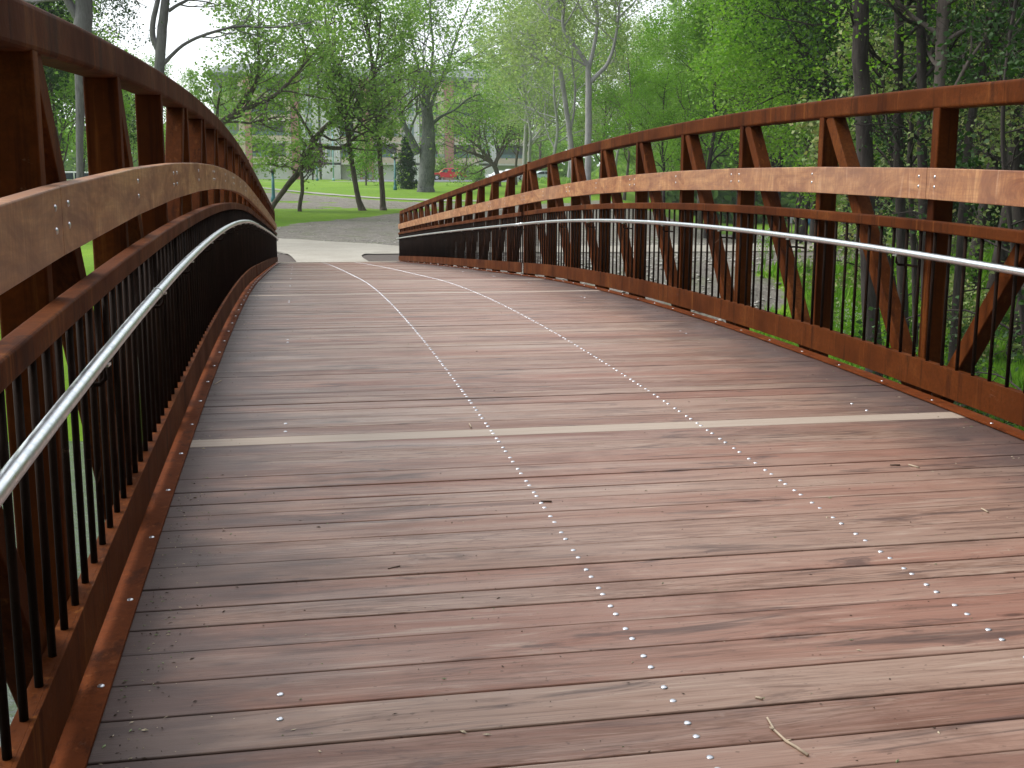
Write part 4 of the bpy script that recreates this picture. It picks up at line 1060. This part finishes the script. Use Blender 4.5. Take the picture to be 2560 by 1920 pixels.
# ------------------------------------------------------------------ parked cars
M['tyre'] = simple('tyre_rubber', (0.015, 0.015, 0.017), 0.8)
M['rim'] = simple('alloy_rim', (0.65, 0.67, 0.7), 0.35, 0.6)
M['carglass'] = simple('car_glass', (0.05, 0.06, 0.08), 0.06)
M['lamp'] = simple('tail_lamp', (0.4, 0.02, 0.02), 0.3)
def paint(name, c):
    k = NT(name, 0.3); k.color(c); k.b.inputs['Coat Weight'].default_value = 0.6; return k.m
def vehicle(label, cat, paintm, prof, wheels, glass, Lc, px, py, D, rz, width=1.8, doors=None, group=None, roofin=.14):
    """prof: side outline (x along length, z); upper points above the belt lean inwards"""
    p = W(px, py, D); z0 = float(gz(p[0], D))+.05
    r = empty('parked_'+cat.split()[0], (0, 0, 0), label, cat, group)
    belt = 0.98; pts = np.array(prof, float); V = []; n = len(pts)
    rings = []
    def half(z, k): return (width/2-max(0, (z-belt))*roofin/.5*.6)*k
    for k, ins in ((-1, .04), (-1, 0), (1, 0), (1, .04)):
        ring = []
        c = pts.mean(0)
        for x, z in pts:
            q = np.array([x, z]); q = c+(q-c)*(1-ins*(1.2)) if ins else q
            ring.append((q[0], k*(half(z, 1)-(0 if ins else .05)) if not ins else k*half(z, 1), q[1]))
        rings.append(ring)
    order = [rings[0], rings[1], rings[2], rings[3]]
    V = [v for rg in order for v in rg]; F = []
    for i in range(3):
        for j in range(n): q = (j+1) % n; F.append((i*n+j, i*n+q, (i+1)*n+q, (i+1)*n+j))
    F.append(tuple(range(n-1, -1, -1))); F.append(tuple(3*n+j for j in range(n)))
    mb = MB(); mb.add(V, F); body = mb.build('body', paintm, r)
    for wx in wheels:
        for s in (-1, 1):
            y = s*(width/2-.12)
            mb = MB(); V = []; nn = 18
            for yy, rr in ((-.12, .25), (-.12, .36), (.12, .36), (.12, .25)):
                for j in range(nn): a = 2*math.pi*j/nn; V.append((wx+rr*math.cos(a), y+yy, .36+rr*math.sin(a)))
            F = [(i*nn+j, i*nn+(j+1) % nn, (i+1)*nn+(j+1) % nn, (i+1)*nn+j) for i in range(3) for j in range(nn)]
            mb.add(V, F, True); wh = mb.build('wheel', M['tyre'], r)
            mb = MB(); mb.add([(wx+q*math.cos(2*math.pi*j/nn), y+yy, .36+q*math.sin(2*math.pi*j/nn)) for q, yy in ((.25, s*.10), (.06, s*.135)) for j in range(nn)]+[(wx+.25*math.cos(2*math.pi*j/nn), y-s*.05, .36+.25*math.sin(2*math.pi*j/nn)) for j in range(nn)],
                [(j, (j+1) % nn, nn+(j+1) % nn, nn+j) for j in range(nn)]+[tuple(nn+j for j in range(nn))]+[tuple(2*nn+j for j in range(nn))], True); mb.build('rim', M['rim'], wh)
    for gl in glass:
        for s in (-1, 1):
            mb = MB(); V = [(x, s*(half(z, 1)+.006), z) for x, z in gl]; V2 = [(x, s*(half(z, 1)-.02), z) for x, z in gl]; m_ = len(gl)
            mb.add(V+V2, [tuple(range(m_))]+[(j, (j+1) % m_, m_+(j+1) % m_, m_+j) for j in range(m_)]); mb.build('side_window', M['carglass'], r)
    mb = MB(); xm = min(q[0] for q in prof); mb.box((xm-.02, -width/2+.15, .72), (xm+.05, -width/2+.45, .9)); mb.build('headlight', M['rim'], r)
    mb = MB(); mb.box((xm-.02, width/2-.45, .72), (xm+.05, width/2-.15, .9)); mb.build('headlight', M['rim'], r)
    xm = max(q[0] for q in prof); mb = MB(); mb.box((xm-.05, -width/2+.12, .75), (xm+.02, -width/2+.35, 1.0)); mb.build('tail_light', M['lamp'], r)
    mb = MB(); mb.box((xm-.05, width/2-.35, .75), (xm+.02, width/2-.12, 1.0)); mb.build('tail_light', M['lamp'], r)
    r.location = (p[0], D, z0); r.rotation_euler = (0, 0, rz); return r
pick = [(-2.6, .45), (-2.62, .8), (-2.5, .98), (-1.55, 1.1), (-1.35, 1.12), (-.75, 1.62), (-.6, 1.7), (.35, 1.76), (2.35, 1.74), (2.5, 1.6), (2.62, 1.02), (2.7, .98), (2.72, .5), (2.35, .42), (2.3, .6), (2.1, .78), (1.75, .86), (1.4, .78), (1.2, .6), (1.15, .38), (-1.15, .38), (-1.2, .6), (-1.4, .78), (-1.72, .84), (-2.05, .76), (-2.25, .58), (-2.3, .42)]
sed = [(-2.2, .4), (-2.25, .7), (-2.1, .85), (-1.1, .98), (-.4, 1.36), (.0, 1.45), (.7, 1.44), (1.5, 1.08), (2.1, 1.02), (2.2, .75), (2.18, .42), (1.75, .38), (1.65, .62), (1.35, .74), (1.05, .62), (.95, .34), (-1.0, .34), (-1.1, .62), (-1.4, .74), (-1.7, .62), (-1.8, .38)]
suv = [(-2.2, .45), (-2.25, .85), (-2.1, 1.0), (-1.1, 1.1), (-.5, 1.6), (-.2, 1.7), (1.8, 1.68), (2.15, 1.1), (2.2, .5), (1.75, .42), (1.65, .64), (1.35, .78), (1.05, .64), (.95, .38), (-1.0, .38), (-1.1, .64), (-1.4, .78), (-1.7, .64), (-1.8, .42)]
gs = [[(-.95, 1.0), (-.35, 1.33), (.25, 1.38), (.25, 1.0)], [(.33, 1.0), (.33, 1.38), (.7, 1.38), (1.3, 1.05)]]
gp = [[(-1.15, 1.14), (-.62, 1.6), (-.1, 1.62), (-.1, 1.14)], [(.45, 1.2), (.45, 1.64), (2.15, 1.64), (2.15, 1.2)]]
gu = [[(-.95, 1.13), (-.4, 1.56), (.3, 1.6), (.3, 1.13)], [(.4, 1.13), (.4, 1.6), (1.6, 1.58), (1.85, 1.13)]]
vehicle('bright red pickup truck with a red canopy parked beyond the old trunk', 'pickup truck', paint('red_paint', (0.62, 0.02, 0.035)), pick, (-1.72, 1.75), gp, 5.3, 1120, 450, 172, -.06, 1.9)
vehicle('dark grey car parked right behind the red pickup truck', 'car', paint('dark_paint', (0.06, 0.08, 0.08)), sed, (-1.4, 1.35), gs, 4.4, 1172, 448, 178, 2.6, 1.8)
vehicle('white saloon car left of another white car, behind the railing', 'car', paint('white_paint', (0.8, 0.82, 0.82)), sed, (-1.4, 1.35), gs, 4.4, 1252, 440, 165, .6, 1.8)
vehicle('white car farthest right of the two standing under the low tree', 'car', bpy.data.materials['white_paint'], suv, (-1.4, 1.35), gu, 4.4, 1278, 440, 172, .6, 1.8)
vehicle('pale blue white car seen through the railing left of the grey trunk', 'car', paint('pale_blue_paint', (0.6, 0.7, 0.74)), sed, (-1.4, 1.35), gs, 4.4, 1352, 447, 150, .1, 1.8)
vehicle('white car parked far left behind the left truss', 'car', bpy.data.materials['white_paint'], suv, (-1.4, 1.35), gu, 4.4, 170, 460, 90, .3, 1.8)

# ------------------------------------------------------------------ people on the far lawn
def person(label, px, D, shirt, trousers, skin, hair, pose):
    p = W(px, 560, D); z0 = float(gz(p[0], D))
    root = empty('person', (p[0], D, z0), label, 'person')
    J = dict(pelvis=(0,0,.92), waist=(0,0,1.08), chest=(0,0,1.32), neck=(0,0,1.48), head0=(0,0,1.56), head=(0,-.02,1.68),
             sl=(-.19,0,1.42), el=(-.27,-.02,1.14), hl=(-.26,-.12,.9), sr=(.19,0,1.42), er=(.28,-.05,1.16), hr=(.3,-.25,1.02),
             pl=(-.1,0,.88), kl=(-.12,-.04,.5), al=(-.12,.02,.09), fl=(-.12,-.14,.04), pr=(.1,0,.88), kr=(.12,-.04,.5), ar=(.12,.02,.09), fr=(.12,-.14,.04))
    if pose == 'bend':
        for k in ('waist','chest','neck','head0','head','sl','el','hl','sr','er','hr'):
            x, y, z = J[k]; dz = z-.92; J[k] = (x+dz*.5, y-dz*.1, .92+dz*.82)
        J['hr'] = (.62, -.25, .72); J['er'] = (.52, -.12, .98)
    E = [('pelvis','waist'),('waist','chest'),('chest','neck'),('neck','head0'),('head0','head'),('chest','sl'),('sl','el'),('el','hl'),('chest','sr'),('sr','er'),('er','hr'),
         ('pelvis','pl'),('pl','kl'),('kl','al'),('al','fl'),('pelvis','pr'),('pr','kr'),('kr','ar'),('ar','fr')]
    rad = dict(pelvis=.15, waist=.13, chest=.16, neck=.055, head0=.07, head=.1, sl=.065, el=.045, hl=.032, sr=.065, er=.045, hr=.032, pl=.09, kl=.062, al=.042, fl=.04, pr=.09, kr=.062, ar=.042, fr=.04)
    names = list(J); vs = [J[k] for k in names]; es = [(names.index(a), names.index(b)) for a, b in E]; rads = [rad[k] for k in names]
    for h in ('hl', 'hr'):
        b = np.array(J[h]); e_ = np.array(J['e'+h[1]]); d = b-e_; d /= np.linalg.norm(d); s_ = np.cross(d, (0, 0, 1.0)); s_ /= np.linalg.norm(s_)+1e-9
        for f in range(5):
            o = s_*(f-2)*.016; ln = [.05, .085, .09, .085, .07][f]; i0 = len(vs)
            vs += [tuple(b+d*.04+o*.9), tuple(b+d*(.04+ln*.5)+o*1.2+np.array([0, 0, -.004])), tuple(b+d*(.04+ln)+o*1.2+np.array([0, 0, -.018]))]; rads += [.012, .009, .008]
            es += [(names.index(h), i0), (i0, i0+1), (i0+1, i0+2)]
    me = bpy.data.meshes.new('body'); me.from_pydata(vs, es, []); ob = bpy.data.objects.new('body', me); COL.objects.link(ob)
    md = ob.modifiers.new('skin', 'SKIN'); md.use_smooth_shade = True
    for i, r_ in enumerate(rads): me.skin_vertices[0].data[i].radius = (r_, r_*(.75 if i < 3 else 1))
    me.skin_vertices[0].data[0].use_root = True
    sb = ob.modifiers.new('sub', 'SUBSURF'); sb.levels = sb.render_levels = 1
    k = NT('person_'+shirt[0], 0.8); tc = k.n('ShaderNodeTexCoord'); sp = k.n('ShaderNodeSeparateXYZ'); k.l(tc.outputs['Object'], sp.inputs[0])
    zz = k.math('MULTIPLY', sp.outputs[2], .5)
    top = 1.46 if pose != 'bend' else 1.36
    c = k.ramp(zz, [(0.0, (0.05,0.05,0.05)), (.045, trousers), (.46, shirt[1]), (top*.5, skin)], 'CONSTANT')
    # bare forearms and hands
    xx = k.math('ABSOLUTE', sp.outputs[0], 0)
    c = k.mix(k.ramp(xx, [(0.0, (0,)*3), (.235, (1,)*3)], 'CONSTANT'), c, skin) if pose != 'bend' else c
    k.color(c); me.materials.append(k.m); ob.parent = root
    hb = MB(); hx, hy, hz = J['head']; V = []; F = []; n = 12
    hb.lathe([(.115, -.02), (.125, .04), (.11, .1), (.06, .14), (.01, .15)], (hx, hy+.02, hz-.02), 12); h = hb.build('hair', simple('hair_'+shirt[0], hair, .7), None); h.parent = root
    f = MB(); f.tube([(hx, hy-.11, hz+.005), (hx, hy-.13, hz-.03)], [.012, .018], 6)
    for s in (-1, 1): f.tube([(hx+s*.035, hy-.1, hz+.015), (hx+s*.035, hy-.112, hz+.015)], .01, 6)
    nf = f.build('face_features', simple('skin_'+shirt[0], tuple(x*.8 for x in skin), .6), None); nf.parent = root
    return root
person('person in a white shirt and dark cap standing on the lawn beyond the railing', 1976, 88, ('white', (.8,.82,.85)), (.45,.36,.28), (.5,.3,.22), (.02,.02,.02), 'stand')
person('person in a blue top bending down behind the crooked tree', 2022, 86, ('blue', (.03,.22,.42)), (.03,.12,.2), (.5,.3,.22), (.03,.02,.015), 'bend')

# ------------------------------------------------------------------ twigs and litter on the deck
def on_deck(px, py):
    d = fw+rt*((px-1280)/FPX)-up*((py-960)/FPX); t = .1
    for _ in range(4000):
        t += .004; q = np.array([0, 0, ZC])+d*t
        if q[2] < zp(q[1]/U)*U: break
    return np.array([q[0], q[1], zp(q[1]/U)*U])
M['twig'] = simple('dry_twig', (0.42, 0.33, 0.24), 0.8, 0, 0.2, 60)
M['twigd'] = simple('brown_twig', (0.12, 0.08, 0.055), 0.8, 0, 0.2, 60)
tw = [([(1918, 1800), (1935, 1828), (1965, 1858), (1990, 1872), (2020, 1893)], .0031, 'twig', 'long pale bent twig lying on the deck at the lower right'),
      ([(1888, 1748), (1906, 1752)], .003, 'twig', 'short pale splinter above the long bent twig'),
      ([(2225, 1164.5), (2250, 1165)], .003, 'twigd', 'short thin twig left of a pale splinter at the right side of the deck'),
      ([(2271, 1164), (2297, 1172)], .0035, 'twig', 'pale splinter at the right side of the deck'),
      ([(2453, 1274), (2470, 1284)], .003, 'twig', 'tiny pale splinter near the right edge of the deck'),
      ([(1352, 1255), (1379, 1257)], .003, 'twigd', 'dark twig touching a bolt of the left bolt row'),
      ([(535, 963), (553, 953)], .0025, 'twig', 'pale thin twig beside the left edge strip'),
      ([(1173, 1061), (1178, 1071)], .003, 'twig', 'tiny pale stick beside the left bolt row in mid deck'),
      ([(970, 1424), (1000, 1418)], .002, 'twigd', 'hair thin twig left of the middle of the deck')]
for pts, r, mt, lab in tw:
    P = np.array([on_deck(a, b) for a, b in pts]); P[:, 2] += r*1.05
    if len(P) == 2: P = np.array([P[0], (P[0]+P[1])/2+np.array([.001, .002, 0]), P[1]])
    mb = MB(); mb.tube(P, np.linspace(r*.7, r, len(P)), 6)
    if len(P) > 3:
        k = len(P)//2; mb.tube([P[k], P[k]+np.array([.008, -.004, .004])], [.003, .002], 5); mb.tube([P[1], P[1]+np.array([-.006, .008, .002])], [.003, .0015], 5)
    mb.build('twig', M[mt], None, label=lab, cat='twig')
rs = np.random.RandomState(8); lb = MB(); lb2 = MB(); lb3 = MB()
for i in range(2400):
    y = rs.uniform(1.4, 3.2) if rs.rand() < .45 else rs.uniform(3, 11)
    e = rs.rand()
    x = rs.uniform(-.3, 2.45) if e < .42 else (-.335+abs(rs.normal(0, .07)) if e < .75 else 2.375-abs(rs.normal(0, .09)))
    if x > 2.38 or x < -.345: continue
    s = rs.uniform(.001, .0034)*(1.5 if rs.rand() < .06 else 1); a = rs.uniform(0, 3.14); c = np.array([x*U, y*U, zp(y)*U+.0012])
    ax = np.array([math.cos(a), math.sin(a), 0])*s*rs.uniform(.8, 2.4); ay = np.array([-math.sin(a), math.cos(a), 0])*s*rs.uniform(.3, .8)
    z = np.array([0, 0, s*rs.uniform(.3, .8)])
    m_ = [lb, lb, lb2, lb3][rs.randint(4)]
    m_.add([c-ax, c-ay, c+ax, c+ay, c+z-ax*.2], [(0,1,4), (1,2,4), (2,3,4), (3,0,4)])
lb.build('leaf_litter', simple('dark_litter', (0.055, 0.033, 0.022), 0.9), None, label='tiny dark bits of dirt and leaf litter strewn over the deck', cat='litter', kind='stuff')
lb2.build('leaf_litter', simple('pale_litter', (0.5, 0.42, 0.3), 0.9), None, label='tiny pale seed husks strewn over the deck', cat='litter', kind='stuff')
lb3.build('leaf_litter', simple('green_litter', (0.2, 0.24, 0.12), 0.9), None, label='tiny olive green bits strewn over the deck', cat='litter', kind='stuff')

# thin damp air: far things fade a little
mb = MB(); mb.box((-320, -60, -9), (440, 330, 42)); hz = mb.build('haze', None, None, kind='stuff')
hm = bpy.data.materials.new('haze'); hm.use_nodes = True; hm.node_tree.nodes.clear()
pv = hm.node_tree.nodes.new('ShaderNodeVolumePrincipled'); pv.inputs['Color'].default_value = (.93, .96, 1, 1); pv.inputs['Density'].default_value = 0.00035
ho = hm.node_tree.nodes.new('ShaderNodeOutputMaterial'); hm.node_tree.links.new(pv.outputs[0], ho.inputs['Volume']); hz.data.materials.append(hm)
